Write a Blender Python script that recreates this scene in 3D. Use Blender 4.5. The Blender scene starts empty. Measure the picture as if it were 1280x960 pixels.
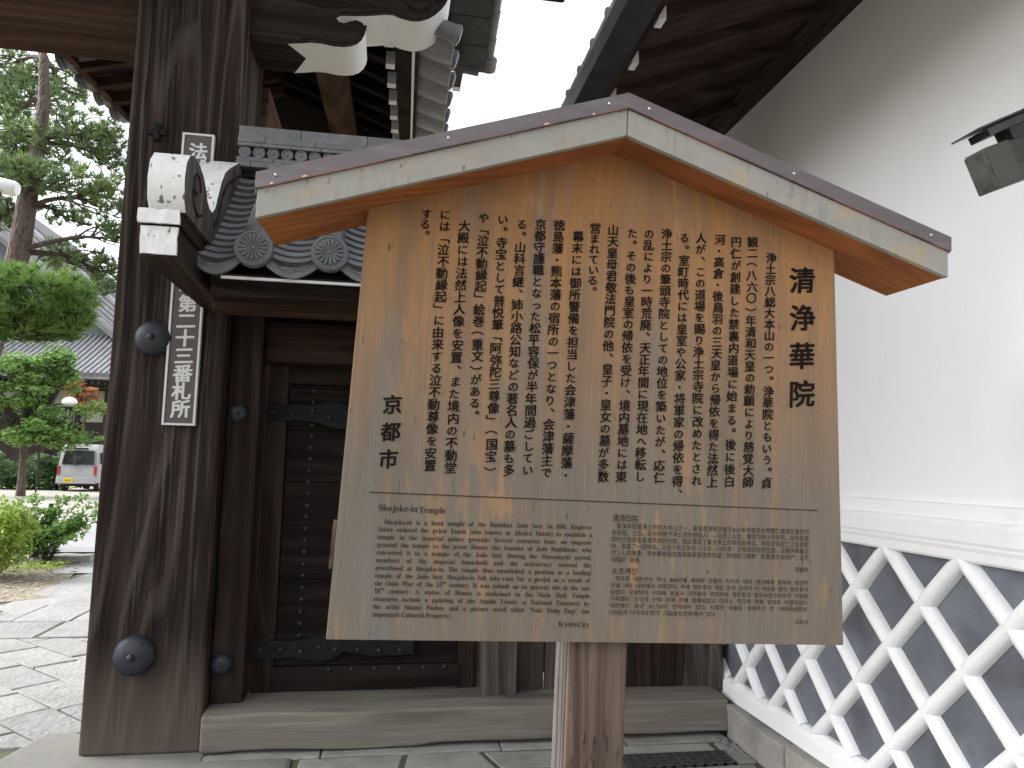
import bpy, math, random
from mathutils import Matrix, Vector, Euler, noise as mnoise
random.seed(7)
R = random.random
def U(a, b): return a + (b - a) * random.random()
PI = math.pi
S = bpy.context.scene
COL = S.collection

# ------------------------------------------------------------------ camera, sky, sun, exposure
EYE = Vector((0, 0, 1.5))
UP = Vector((172.0, -8280.0, 930.0)).normalized()            # world up in camera axes (x right, y down, z forward)
a_ = -157.0
YD = Vector((a_, -(UP.x * a_ + UP.z * 930.0) / UP.y, 930.0)).normalized()
XD = YD.cross(UP)
if XD.x < 0: XD = -XD
def cam_to_world(v): return Vector((v.dot(XD), v.dot(YD), v.dot(UP)))
rt, dn, fw = cam_to_world(Vector((1, 0, 0))), cam_to_world(Vector((0, 1, 0))), cam_to_world(Vector((0, 0, 1)))
cam = bpy.data.cameras.new('camera')
cam.lens = 36 * 930 / 1280; cam.sensor_width = 36; cam.clip_start = 0.05; cam.clip_end = 2000
co = bpy.data.objects.new('camera', cam); COL.objects.link(co)
mw = Matrix((( rt.x, -dn.x, -fw.x, EYE.x), (rt.y, -dn.y, -fw.y, EYE.y), (rt.z, -dn.z, -fw.z, EYE.z), (0, 0, 0, 1)))
co.matrix_world = mw
S.camera = co
SUN_EL, SUN_AZ = 40.0, -78.0          # azimuth measured from +Y towards +X
w = bpy.data.worlds.new('World'); S.world = w; w.use_nodes = True
nt = w.node_tree; bg = nt.nodes['Background']
sky = nt.nodes.new('ShaderNodeTexSky'); sky.sky_type = 'NISHITA'; sky.sun_disc = False
sky.sun_elevation = math.radians(SUN_EL); sky.sun_rotation = math.radians(SUN_AZ)
sky.air_density = 1.0; sky.dust_density = 4.0; sky.ozone_density = 1.0
hs = nt.nodes.new('ShaderNodeHueSaturation'); hs.inputs['Saturation'].default_value = 0.22
hs.inputs['Value'].default_value = 1.25
nt.links.new(sky.outputs[0], hs.inputs['Color']); nt.links.new(hs.outputs[0], bg.inputs['Color'])
bg.inputs['Strength'].default_value = 0.15
sl = bpy.data.lights.new('sun', 'SUN'); sl.energy = 1.4; sl.angle = math.radians(25); sl.color = (1, .985, .965)
so = bpy.data.objects.new('sun', sl); COL.objects.link(so)
el, az = math.radians(SUN_EL), math.radians(SUN_AZ)
sd = Vector((math.cos(el) * math.sin(az), math.cos(el) * math.cos(az), math.sin(el)))
so.rotation_euler = sd.to_track_quat('Z', 'Y').to_euler()
S.view_settings.view_transform = 'Standard'; S.view_settings.look = 'None'
S.view_settings.gamma = 1; S.view_settings.use_curve_mapping = False
S.view_settings.exposure = 1.45
S.render.engine = 'CYCLES'
S.cycles.max_bounces = 6; S.cycles.diffuse_bounces = 4; S.cycles.use_denoising = True

# ------------------------------------------------------------------ materials
def M(name, base, rough=.75, layers=(), bumps=(), rnd=0., metal=0., spec=.3, off=True, hue=0.):
    m = bpy.data.materials.new(name); m.use_nodes = True
    t = m.node_tree; N = t.nodes; Lk = t.links; b = N['Principled BSDF']
    b.inputs['Roughness'].default_value = rough; b.inputs['Metallic'].default_value = metal
    b.inputs['Specular IOR Level'].default_value = spec
    tc = N.new('ShaderNodeTexCoord'); oi = N.new('ShaderNodeObjectInfo')
    src = tc.outputs['Object']
    if off:
        ad = N.new('ShaderNodeVectorMath'); ad.operation = 'ADD'
        cm = N.new('ShaderNodeMath'); cm.operation = 'MULTIPLY'; cm.inputs[1].default_value = 31.7
        Lk.new(oi.outputs['Random'], cm.inputs[0]); Lk.new(src, ad.inputs[0]); Lk.new(cm.outputs[0], ad.inputs[1]); src2 = ad.outputs[0]
    else: src2 = src
    def tex(kind, sc, det, dist=0.):
        if kind == 'z':
            sx = N.new('ShaderNodeSeparateXYZ'); Lk.new(src, sx.inputs[0]); return sx.outputs['Z']
        mp = N.new('ShaderNodeMapping'); mp.inputs['Scale'].default_value = sc; Lk.new(src2, mp.inputs[0])
        if kind == 'c':                                     # contour lines of a stretched noise: flat-sawn wood figure
            x = N.new('ShaderNodeTexNoise'); x.inputs['Scale'].default_value = 1; x.inputs['Detail'].default_value = det; x.inputs['Roughness'].default_value = .35
            Lk.new(mp.outputs[0], x.inputs['Vector']); q = N.new('ShaderNodeMath'); q.operation = 'MULTIPLY'; q.inputs[1].default_value = dist
            Lk.new(x.outputs['Fac'], q.inputs[0]); r = N.new('ShaderNodeMath'); r.operation = 'SINE'; Lk.new(q.outputs[0], r.inputs[0]); return r.outputs[0]
        if kind == 'n':
            x = N.new('ShaderNodeTexNoise'); x.inputs['Scale'].default_value = 1; x.inputs['Detail'].default_value = det
            x.inputs['Distortion'].default_value = dist; x.inputs['Roughness'].default_value = .6
            Lk.new(mp.outputs[0], x.inputs['Vector']); return x.outputs['Fac']
        if kind == 'v':
            x = N.new('ShaderNodeTexVoronoi'); x.inputs['Scale'].default_value = 1
            Lk.new(mp.outputs[0], x.inputs['Vector']); return x.outputs['Distance']
        if kind in ('w', 'wz'):
            x = N.new('ShaderNodeTexWave'); x.bands_direction = 'X' if kind == 'w' else 'Z'; x.wave_profile = 'SIN'; x.inputs['Scale'].default_value = 1
            x.inputs['Distortion'].default_value = dist; x.inputs['Detail'].default_value = det; x.inputs['Detail Scale'].default_value = .6
            Lk.new(mp.outputs[0], x.inputs['Vector']); return x.outputs['Fac']
    rgb = N.new('ShaderNodeRGB'); rgb.outputs[0].default_value = (*base, 1); cur = rgb.outputs[0]
    for ly in layers:
        kind, sc, det, lo, hi, colr, amt = ly[:7]; dist = ly[7] if len(ly) > 7 else 0.
        f = tex(kind, sc, det, dist)
        mr = N.new('ShaderNodeMapRange'); mr.inputs['From Min'].default_value = lo; mr.inputs['From Max'].default_value = hi
        mr.inputs['To Min'].default_value = 0; mr.inputs['To Max'].default_value = amt; mr.clamp = True
        Lk.new(f, mr.inputs['Value']); fac = mr.outputs[0]
        if len(ly) > 8:                                     # multiply by a second mask
            g = tex(*ly[8][:3]); mr2 = N.new('ShaderNodeMapRange'); mr2.inputs['From Min'].default_value = ly[8][3]; mr2.inputs['From Max'].default_value = ly[8][4]
            Lk.new(g, mr2.inputs['Value']); mm = N.new('ShaderNodeMath'); mm.operation = 'MULTIPLY'
            Lk.new(fac, mm.inputs[0]); Lk.new(mr2.outputs[0], mm.inputs[1]); fac = mm.outputs[0]
        mx = N.new('ShaderNodeMix'); mx.data_type = 'RGBA'; Lk.new(fac, mx.inputs[0]); Lk.new(cur, mx.inputs[6])
        mx.inputs[7].default_value = (*colr, 1); cur = mx.outputs[2]
    if rnd or hue:
        h = N.new('ShaderNodeHueSaturation'); mr = N.new('ShaderNodeMapRange'); mr.inputs['To Min'].default_value = 1 - rnd; mr.inputs['To Max'].default_value = 1 + rnd
        Lk.new(oi.outputs['Random'], mr.inputs['Value']); Lk.new(mr.outputs[0], h.inputs['Value']); Lk.new(cur, h.inputs['Color']); cur = h.outputs[0]
    Lk.new(cur, b.inputs['Base Color'])
    prev = None
    for kind, sc, det, st, di, *rest in bumps:
        f = tex(kind, sc, det, rest[0] if rest else 0.)
        bp = N.new('ShaderNodeBump'); bp.inputs['Strength'].default_value = st; bp.inputs['Distance'].default_value = di
        Lk.new(f, bp.inputs['Height'])
        if prev: Lk.new(prev, bp.inputs['Normal'])
        prev = bp.outputs[0]
    if prev: Lk.new(prev, b.inputs['Normal'])
    return m
def wood(name, base, light, dark, axis='z', rough=.9, extra=(), rnd=.12, k=1., streak=.75, bump=.6):
    def sc(a, b): a *= k; b *= k; return {'z': (a, a, b), 'x': (b, a, a), 'y': (a, b, a)}[axis]
    kw = 'w' if axis == 'z' else 'wz'
    L = [(kw, sc(2.6, .13), 3, .25, .95, dark, .65, 7.), ('n', sc(60, 1.6), 4, .5, .7, light, streak, 0., ('n', sc(4, .9), 3, .40, .62)), ('n', sc(9, .7), 3, .52, .8, light, .3),
         ('n', sc(130, 5), 2, .55, .75, dark, .6), ('c', sc(2.6, .22), 1, .55, 1., light, .34, 75.), ('c', sc(2.6, .22), 1, -.5, -1., dark, .45, 75.), ('n', sc(2.6, .6), 3, .48, .7, dark, .6)] + list(extra)
    return M(name, base, rough, L, [('n', sc(90, 2.5), 4, bump, .006), ('c', sc(2.6, .22), 1, .35, .004, 75.)], rnd, spec=.08)
WV = wood('aged_dark_timber_vertical', (.033, .0235, .020), (.125, .105, .092), (.009, .007, .006), 'z',
          extra=[('z', (1, 1, 1), 0, .6, .0, (.15, .122, .1), .6)])
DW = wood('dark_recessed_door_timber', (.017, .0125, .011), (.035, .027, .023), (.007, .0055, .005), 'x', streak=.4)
WX = wood('aged_dark_timber_along', (.032, .0235, .0205), (.07, .056, .047), (.012, .009, .008), 'x', streak=.5)
WY = wood('aged_dark_timber_deep', (.05, .035, .029), (.1, .075, .06), (.018, .013, .011), 'y', streak=.5)
WB = wood('brown_timber', (.068, .038, .026), (.11, .07, .05), (.028, .017, .012), 'x', streak=.4)
WBY = wood('brown_timber_deep', (.085, .048, .033), (.13, .08, .055), (.035, .02, .015), 'y', streak=.4)
WBZX = wood('dark_brown_lintel', (.042, .025, .019), (.075, .05, .04), (.018, .011, .009), 'x', streak=.4)
WBZ = wood('brown_timber_upright', (.03, .0205, .017), (.06, .045, .037), (.013, .009, .007), 'z', streak=.4)
WS = M('weathered_grey_sill_timber', (.175, .153, .13), .85, [('n', (1.2, 30, 30), 4, .48, .72, (.27, .25, .225), .6), ('n', (.9, 5, 6), 4, .50, .66, (.08, .07, .062), .8),
     ('n', (2.2, 70, 70), 3, .58, .7, (.1, .09, .08), .6), ('n', (1.5, 4, 9), 3, .55, .68, (.2, .22, .13), .6)], [('n', (2.5, 80, 80), 4, .5, .006)], .04, spec=.2)
WP = wood('grey_brown_plank', (.075, .062, .055), (.15, .135, .12), (.03, .025, .022), 'z', streak=.6, rnd=.22)
POST = wood('reddish_sign_post_timber', (.16, .105, .083), (.22, .18, .155), (.06, .042, .035), 'z', k=1.4, streak=.6,
            extra=[('n', (55, 55, 7), 3, .62, .70, (.03, .022, .02), .8)])
POSTG = wood('grey_sign_post_edge', (.22, .2, .185), (.3, .28, .26), (.1, .085, .08), 'z', k=1.5)
BOARD = M('weathered_sign_board', (.185, .152, .12), .8, [
    ('z', (1, 1, 1), 0, 1.45, 2.15, (.36, .175, .062), .88),
    ('z', (1, 1, 1), 0, 2.12, 2.40, (.31, .125, .033), .85),
    ('n', (9, 9, 1.1), 4, .44, .68, (.14, .11, .083), .6),
    ('n', (70, 70, 1.2), 4, .5, .72, (.15, .12, .095), .55),
    ('n', (22, 22, 5.5), 6, .53, .60, (.36, .20, .09), .6, 0., ('n', (3.0, 3.0, .9), 3, .46, .58)),
    ('n', (16, 16, .9), 4, .58, .66, (.36, .18, .09), .4),
    ('n', (4.2, 4, .7), 3, .52, .64, (.165, .155, .138), .7),
    ('n', (120, 120, 22), 3, .63, .69, (.10, .078, .06), .65),
    ('n', (75, 75, 13), 3, .685, .71, (.05, .04, .032), .7),
    ('n', (200, 200, 5), 2, .6, .75, (.5, .42, .33), .2)],
    [('n', (110, 110, 2.2), 4, .35, .003), ('n', (95, 95, 13), 3, .25, .003)], off=False, spec=.2)
FASC = M('pale_grey_fascia_timber', (.315, .305, .28), .7, [
    ('n', (6, 6, 14), 4, .45, .7, (.27, .26, .235), .7), ('n', (45, 45, 6), 3, .55, .72, (.2, .19, .17), .6),
    ('n', (7, 7, 7), 3, .56, .68, (.42, .31, .16), .5), ('n', (60, 60, 20), 3, .66, .71, (.1, .095, .085), .8),
    ('n', (5, 5, 18), 4, .58, .7, (.37, .34, .27), .5)], [('n', (90, 90, 5), 3, .3, .003)], spec=.2)
SOFD = wood('brown_soffit_timber', (.05, .031, .025), (.08, .055, .046), (.025, .016, .013), 'x', streak=.4)
SOFF = wood('orange_brown_soffit_timber', (.33, .12, .04), (.42, .17, .065), (.22, .075, .03), 'x', streak=.35, rnd=.04, bump=.2)
CAP = M('aged_copper_sheet', (.135, .115, .12), .5, [('n', (5, 5, 30), 4, .45, .7, (.2, .18, .195), .6), ('n', (40, 40, 40), 3, .62, .72, (.3, .16, .13), .35)],
        [('n', (20, 20, 20), 2, .1, .01)], metal=.35, spec=.5)
CAPE = M('dull_copper_edge', (.22, .10, .08), .45, [('n', (9, 9, 9), 3, .45, .55, (.07, .045, .045), .95)], metal=.5)
COPPER = M('bare_copper_patch', (.75, .45, .36), .4, metal=.3)
SCREW = M('screw_steel', (.5, .45, .45), .3, metal=.9)
INK = M('black_ink', (.012, .008, .007), .85, spec=.1)
INKF = M('faded_black_ink', (.045, .034, .028), .85, spec=.1)
WPAINT = M('flaking_white_paint', (.75, .75, .74), .7, [('n', (30, 30, 14), 5, .60, .64, (.12, .1, .085), .95), ('n', (5, 5, 5), 4, .5, .7, (.55, .54, .51), .5)],
           [('n', (34, 34, 9), 5, .9, .006), ('n', (9, 9, 60), 2, .2, .004)])
WPAINT2 = M('off_white_paint', (.80, .81, .80), .6, [('n', (4, 4, 4), 3, .45, .75, (.72, .73, .71), .5)], [('n', (6, 6, 6), 2, .1, .01)])
WWHITE = M('white_rafter_end_paint', (.72, .72, .72), .6, [('n', (20, 20, 20), 3, .5, .7, (.5, .49, .47), .5)])
PLQ = M('dark_grey_plaque_board', (.095, .08, .077), .6, [('n', (70, 70, 3), 4, .45, .7, (.12, .105, .1), .6)], [('n', (80, 80, 3), 3, .2, .003)])
PLQW = M('plaque_white_lettering', (.62, .62, .61), .6)
IRON = M('blue_black_iron', (.026, .029, .037), .55, [('n', (18, 18, 18), 4, .45, .65, (.045, .049, .06), .8)], [('n', (40, 40, 40), 3, .35, .004)], metal=.3, spec=.4)
IRON2 = M('rusted_black_iron', (.011, .010, .0105), .85, [('n', (30, 30, 30), 4, .5, .65, (.022, .018, .017), .7)], [('n', (60, 60, 60), 3, .4, .003)], metal=.2)
TILE = M('smoked_grey_roof_tile', (.125, .125, .13), .5, [('n', (12, 12, 12), 4, .45, .65, (.20, .2, .205), .6), ('n', (60, 60, 60), 3, .6, .7, (.07, .07, .07), .5)],
         [('n', (70, 70, 70), 3, .15, .003)], .16, spec=.45)
TILED = M('dark_grey_tile_edge', (.075, .075, .078), .55, [('n', (20, 20, 20), 4, .45, .65, (.11, .11, .113), .6)], rnd=.1, spec=.4)
TILET = M('pale_grey_tile_top', (.26, .262, .27), .45, [('n', (20, 20, 20), 4, .45, .65, (.2, .2, .205), .6)], rnd=.12, spec=.5)
TILEL = M('pale_weathered_roof_tile', (.27, .275, .285), .5, [('n', (3, 3, 3), 4, .45, .65, (.36, .365, .375), .7), ('n', (.7, .7, .7), 3, .5, .7, (.17, .175, .185), .5)], rnd=.1, spec=.4)
PLAS = M('white_lime_plaster', (.82, .83, .86), .85, [('n', (1.2, 1.2, 1.2), 5, .5, .75, (.72, .72, .725), .5), ('n', (9, 9, 3), 4, .6, .75, (.66, .65, .64), .25)],
         [('n', (30, 30, 30), 4, .06, .004), ('n', (3, 3, 3), 3, .12, .01)], off=False, spec=.2)
PLASJ = M('white_plaster_ridge', (.82, .83, .85), .7, [('n', (7, 7, 7), 4, .55, .75, (.62, .61, .6), .5), ('n', (50, 50, 50), 3, .64, .72, (.5, .49, .47), .4)],
          [('n', (22, 22, 22), 3, .25, .008)], spec=.3)
SLATE = M('blue_grey_slate_tile', (.115, .123, .145), .55, [('n', (7, 7, 7), 5, .42, .66, (.15, .162, .20), .85), ('n', (2.5, 2.5, 2.5), 3, .5, .7, (.05, .053, .063), .7),
          ('n', (120, 120, 120), 2, .7, .75, (.4, .4, .42), .6)], [('n', (25, 25, 25), 4, .2, .004)], .16, spec=.4)
STONE = M('weathered_granite', (.30, .29, .27), .85, [('n', (5, 5, 5), 5, .45, .65, (.2, .19, .175), .7), ('n', (70, 70, 70), 2, .55, .7, (.40, .39, .36), .5), ('n', (3, 3, 3), 4, .55, .68, (.2, .195, .175), .5),
          ('n', (90, 90, 90), 2, .6, .7, (.1, .095, .09), .5)], [('n', (40, 40, 40), 4, .5, .006), ('n', (6, 6, 6), 3, .4, .02)], .1)
PAVE = M('pale_granite_paving', (.25, .247, .24), .85, [('n', (3, 3, 3), 5, .45, .65, (.19, .187, .18), .7), ('n', (90, 90, 90), 2, .55, .7, (.31, .305, .295), .5), ('n', (60, 60, 60), 3, .6, .7, (.27, .26, .25), .45)],
         [('n', (25, 25, 25), 4, .9, .016), ('n', (7, 7, 7), 4, .6, .03), ('n', (110, 110, 110), 2, .5, .004)], .13)
JOINT = M('dark_mossy_joint', (.09, .085, .07), .95, [('n', (3, 3, 3), 4, .5, .65, (.10, .12, .05), .8)], [('n', (60, 60, 60), 3, .5, .01)])
GRAV = M('pale_yard_gravel', (.29, .275, .245), .95, [('n', (14, 14, 14), 4, .45, .65, (.27, .255, .23), .7), ('n', (.5, .5, .5), 4, .5, .7, (.33, .315, .28), .6)], [('n', (30, 30, 30), 3, .7, .02)])
CONC = M('grey_concrete_path', (.235, .24, .245), .9, [('n', (.6, .6, .6), 4, .45, .65, (.28, .285, .29), .7), ('n', (50, 50, 50), 3, .5, .7, (.3, .3, .3), .4)], [('n', (50, 50, 50), 3, .3, .004)])
CONCS = M('smooth_grey_concrete', (.20, .195, .18), .85, [('n', (3, 3, 3), 4, .45, .65, (.15, .145, .13), .7), ('n', (60, 60, 60), 3, .55, .7, (.26, .255, .24), .4)], [('n', (60, 60, 60), 3, .25, .003)])
EARTH = M('leaf_strewn_earth', (.19, .165, .125), .95, [('n', (22, 22, 22), 3, .48, .56, (.33, .29, .22), .9), ('n', (35, 35, 35), 3, .56, .62, (.09, .075, .05), .9), ('n', (5, 5, 5), 3, .6, .68, (.13, .17, .05), .6)],
          [('n', (35, 35, 35), 3, .9, .02)])
GRASS = M('lawn_base', (.16, .2, .06), .95, [('n', (6, 6, 6), 4, .45, .65, (.28, .3, .09), .8)])
BARK = M('pine_bark', (.05, .037, .031), .95, [('v', (22, 22, 7), 0, .1, .45, (.13, .1, .085), .8), ('n', (9, 9, 3), 4, .5, .7, (.03, .024, .02), .8)], [('v', (22, 22, 7), 0, .9, .03)])
TWIG = M('thin_branch_bark', (.055, .042, .034), .95, [('n', (9, 9, 9), 3, .5, .7, (.1, .08, .065), .8)])
def leafmat(name, c1, c2, c3, tr=.25):
    m = M(name, c1, .6, [('n', (1.7, 1.7, 1.7), 3, .42, .6, c2, .9), ('n', (9, 9, 9), 2, .5, .66, c3, .8)], spec=.25, off=False)
    t = m.node_tree; b = t.nodes['Principled BSDF']; o = [n for n in t.nodes if n.type == 'OUTPUT_MATERIAL'][0]
    tl = t.nodes.new('ShaderNodeBsdfTranslucent'); mx = t.nodes.new('ShaderNodeMixShader'); mx.inputs[0].default_value = tr
    t.links.new(b.inputs['Base Color'].links[0].from_socket, tl.inputs['Color'])
    t.links.new(b.outputs[0], mx.inputs[1]); t.links.new(tl.outputs[0], mx.inputs[2]); t.links.new(mx.outputs[0], o.inputs['Surface']); return m
NEED = leafmat('pine_needles', (.13, .21, .09), (.21, .29, .10), (.085, .13, .08), .3)
NEEDB = leafmat('bright_pine_needles', (.11, .21, .05), (.2, .31, .07), (.06, .12, .05), .35)
MLEAF = leafmat('green_maple_leaves', (.16, .29, .07), (.25, .39, .12), (.09, .16, .05), .35)
RLEAF = leafmat('red_maple_leaves', (.36, .15, .06), (.42, .25, .11), (.3, .08, .04), .35)
HLEAF = leafmat('yellow_green_hedge_leaves', (.28, .40, .06), (.42, .52, .11), (.09, .17, .03), .35)
DLEAF = leafmat('dark_shrub_leaves', (.07, .14, .05), (.12, .21, .08), (.035, .07, .03), .3)
VANP = M('pale_silver_van_paint', (.40, .40, .41), .3, [('n', (1, 1, 1), 2, .4, .7, (.35, .35, .36), .5)], metal=.3, spec=.5)
GLASS = M('dark_tinted_glass', (.012, .013, .016), .08, [('n', (.9, .9, 1.8), 1, .5, .7, (.04, .045, .05), .8)], spec=.6)
RED = M('red_lamp_plastic', (.32, .03, .03), .3, spec=.5)
YPL = M('yellow_number_plate', (.75, .55, .05), .5)
BLK = M('black_rubber', (.02, .02, .02), .8)
CHR = M('grey_metal_trim', (.45, .45, .46), .35, metal=.7)
LAMPW = M('white_lamp_housing', (.82, .83, .85), .35, spec=.5)
HALLW = M('hall_plaster', (.42, .4, .36), .85, [('n', (1, 1, 1), 3, .4, .7, (.34, .32, .29), .5)])
HALLD = M('hall_dark_timber', (.045, .035, .03), .8, [('n', (3, 3, .6), 3, .5, .7, (.08, .06, .05), .6)])
HALLG = M('hall_gable_boards', (.12, .145, .15), .8, [('n', (3, 3, 3), 3, .5, .7, (.18, .2, .2), .6)])
GRATE = M('cast_iron_grate', (.06, .06, .063), .6, [('n', (30, 30, 30), 3, .5, .7, (.1, .095, .09), .6)], metal=.2)
BEAMD = M('blackened_beam', (.04, .04, .038), .6, [('n', (5, 26, 26), 4, .45, .7, (.095, .095, .085), .8)], [('n', (8, 60, 60), 3, .4, .004)])
BEAMP = M('worn_grey_beam_wrap', (.07, .068, .06), .65, [('n', (14, 14, 14), 4, .45, .7, (.06, .06, .055), .8)], [('n', (30, 30, 30), 3, .3, .003)])
DUCT = M('dark_sheet_metal', (.05, .052, .058), .4, [('n', (9, 9, 9), 3, .5, .7, (.1, .1, .11), .6)], metal=.5, spec=.5)

# ------------------------------------------------------------------ geometry helpers
class MB:
    def __init__(s): s.v = []; s.f = []; s.m = []
    def add(s, vs, fs, mi=0):
        n = len(s.v); s.v += [tuple(v) for v in vs]; s.f += [tuple(n + i for i in f) for f in fs]; s.m += [mi] * len(fs); return s
    def box(s, x0, x1, y0, y1, z0, z1, mi=0, M4=None):
        vs = [(x0,y0,z0),(x1,y0,z0),(x1,y1,z0),(x0,y1,z0),(x0,y0,z1),(x1,y0,z1),(x1,y1,z1),(x0,y1,z1)]
        if M4: vs = [M4 @ Vector(v) for v in vs]
        return s.add(vs, [(0,3,2,1),(4,5,6,7),(0,1,5,4),(1,2,6,5),(2,3,7,6),(3,0,4,7)], mi)
    def hexa(s, vs, mi=0): return s.add(vs, [(0,3,2,1),(4,5,6,7),(0,1,5,4),(1,2,6,5),(2,3,7,6),(3,0,4,7)], mi)
    def tube(s, pts, rad, n=8, mi=0, caps=True):
        pts = [Vector(p) for p in pts]; k = len(pts)
        if not hasattr(rad, '__len__'): rad = [rad] * k
        base = len(s.v); ref = None
        for i, p in enumerate(pts):
            d = (pts[min(i + 1, k - 1)] - pts[max(i - 1, 0)]).normalized()
            if ref is None: ref = Vector((0, 0, 1)) if abs(d.z) < .9 else Vector((1, 0, 0))
            a = d.cross(ref).normalized(); b = a.cross(d).normalized(); ref = b
            for j in range(n):
                t = 2 * PI * j / n; s.v.append(tuple(p + (a * math.cos(t) + b * math.sin(t)) * rad[i]))
        for i in range(k - 1):
            for j in range(n):
                q = base + i * n; s.f.append((q + j, q + (j + 1) % n, q + n + (j + 1) % n, q + n + j)); s.m.append(mi)
        if caps:
            s.f.append(tuple(base + j for j in range(n))[::-1]); s.m.append(mi)
            s.f.append(tuple(base + (k - 1) * n + j for j in range(n))); s.m.append(mi)
        return s
    def prism(s, prof, axis, a0, a1, mi=0, rim=None, rimsel=None, close=True):
        """prof: 2D points; axis 'x': prof=(y,z), 'y': prof=(x,z), 'z': prof=(x,y)"""
        def P(p, a): return {'x': (a, p[0], p[1]), 'y': (p[0], a, p[1]), 'z': (p[0], p[1], a)}[axis]
        n = len(prof); b = len(s.v); s.v += [P(p, a0) for p in prof] + [P(p, a1) for p in prof]
        if close:
            s.f += [tuple(b + i for i in range(n))[::-1], tuple(b + n + i for i in range(n))]; s.m += [mi, mi]
        for i in range(n):
            j = (i + 1) % n
            if rimsel is not None and rimsel.get(i, 0) is None: continue
            s.f.append((b + i, b + j, b + n + j, b + n + i))
            s.m.append(rimsel[i] if rimsel and i in rimsel else (mi if rim is None else rim))
        return s
    def dome(s, c, d, r, h, nr=5, n=20, mi=0):
        d = Vector(d).normalized(); ref = Vector((0, 0, 1)) if abs(d.z) < .9 else Vector((1, 0, 0)); a = d.cross(ref).normalized(); b = a.cross(d)
        c = Vector(c); base = len(s.v)
        for i in range(nr):
            t = PI / 2 * i / nr
            for j in range(n):
                u = 2 * PI * j / n; s.v.append(tuple(c + (a * math.cos(u) + b * math.sin(u)) * r * math.cos(t) + d * h * math.sin(t)))
        s.v.append(tuple(c + d * h)); top = len(s.v) - 1
        for i in range(nr - 1):
            for j in range(n):
                q = base + i * n; s.f.append((q + j, q + (j + 1) % n, q + n + (j + 1) % n, q + n + j)); s.m.append(mi)
        q = base + (nr - 1) * n
        for j in range(n): s.f.append((q + j, q + (j + 1) % n, top)); s.m.append(mi)
        return s
ORG = {}
def setp(o, label=None, cat=None, group=None, kind=None):
    if label: o['label'] = label
    if cat: o['category'] = cat
    if group: o['group'] = group
    if kind: o['kind'] = kind
    return o
def mesh(name, mb, mats, org=(0, 0, 0), smooth=False):
    me = bpy.data.meshes.new(name); ox, oy, oz = org
    me.from_pydata([(x - ox, y - oy, z - oz) for x, y, z in mb.v], [], mb.f)
    for m in (mats if isinstance(mats, (list, tuple)) else [mats]): me.materials.append(m)
    if any(mb.m): me.polygons.foreach_set('material_index', mb.m)
    me.validate(); me.update()
    if smooth:
        me.polygons.foreach_set('use_smooth', [True] * len(me.polygons))
        try: me.set_sharp_from_angle(angle=math.radians(38))
        except Exception: pass
    return me
def obj(name, mb, mats, parent=None, bevel=0., smooth=False, kind=None, label=None):
    org = ORG[parent.name] if parent else (0, 0, 0)
    o = bpy.data.objects.new(name, mesh(name, mb, mats, org, smooth)); COL.objects.link(o)
    if parent: o.parent = parent
    ORG[o.name] = org
    if bevel:
        b = o.modifiers.new('bevel', 'BEVEL'); b.width = bevel; b.segments = 2; b.limit_method = 'ANGLE'; b.angle_limit = math.radians(40); b.harden_normals = False
    setp(o, label=label, kind=kind); return o
def inst(name, me, parent, loc, rot=(0, 0, 0), scale=(1, 1, 1)):
    o = bpy.data.objects.new(name, me); COL.objects.link(o); org = ORG[parent.name] if parent else (0, 0, 0)
    o.parent = parent; o.location = (loc[0] - org[0], loc[1] - org[1], loc[2] - org[2]); o.rotation_euler = rot; o.scale = scale
    ORG[o.name] = tuple(loc); return o
def thing(name, loc, label, cat, group=None, kind=None):
    o = bpy.data.objects.new(name, None); COL.objects.link(o); o.location = loc; ORG[o.name] = tuple(loc)
    o.empty_display_size = .2
    return setp(o, label, cat, group, kind)
def top(o, label, cat, group=None, kind=None): return setp(o, label, cat, group, kind)
def B(*a, **k): return MB().box(*a, **k)
def wobble(mb, amp, freq=3., seed=0.):
    mb.v = [tuple(Vector(v) + mnoise.noise_vector(Vector(v) * freq + Vector((seed, seed, seed))) * amp) for v in mb.v]; return mb
def grid_block(x0, x1, y0, y1, z0, z1, n=(10, 3, 3), amp=.01, freq=3., seed=0.):
    """a block subdivided and gently worn"""
    import bmesh
    bm = bmesh.new(); bmesh.ops.create_cube(bm, size=1)
    for ax in range(3):
        for i in range(1, n[ax]):
            t = i / n[ax] - .5; no = [0, 0, 0]; no[ax] = 1; pc = [0, 0, 0]; pc[ax] = t
            bmesh.ops.bisect_plane(bm, geom=bm.verts[:] + bm.edges[:] + bm.faces[:], plane_co=pc, plane_no=no)
    m = MB(); bm.verts.ensure_lookup_table()
    m.v = [((v.co.x + .5) * (x1 - x0) + x0, (v.co.y + .5) * (y1 - y0) + y0, (v.co.z + .5) * (z1 - z0) + z0) for v in bm.verts]
    m.f = [tuple(v.index for v in f.verts) for f in bm.faces]; m.m = [0] * len(m.f); bm.free()
    return wobble(m, amp, freq, seed)

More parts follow.
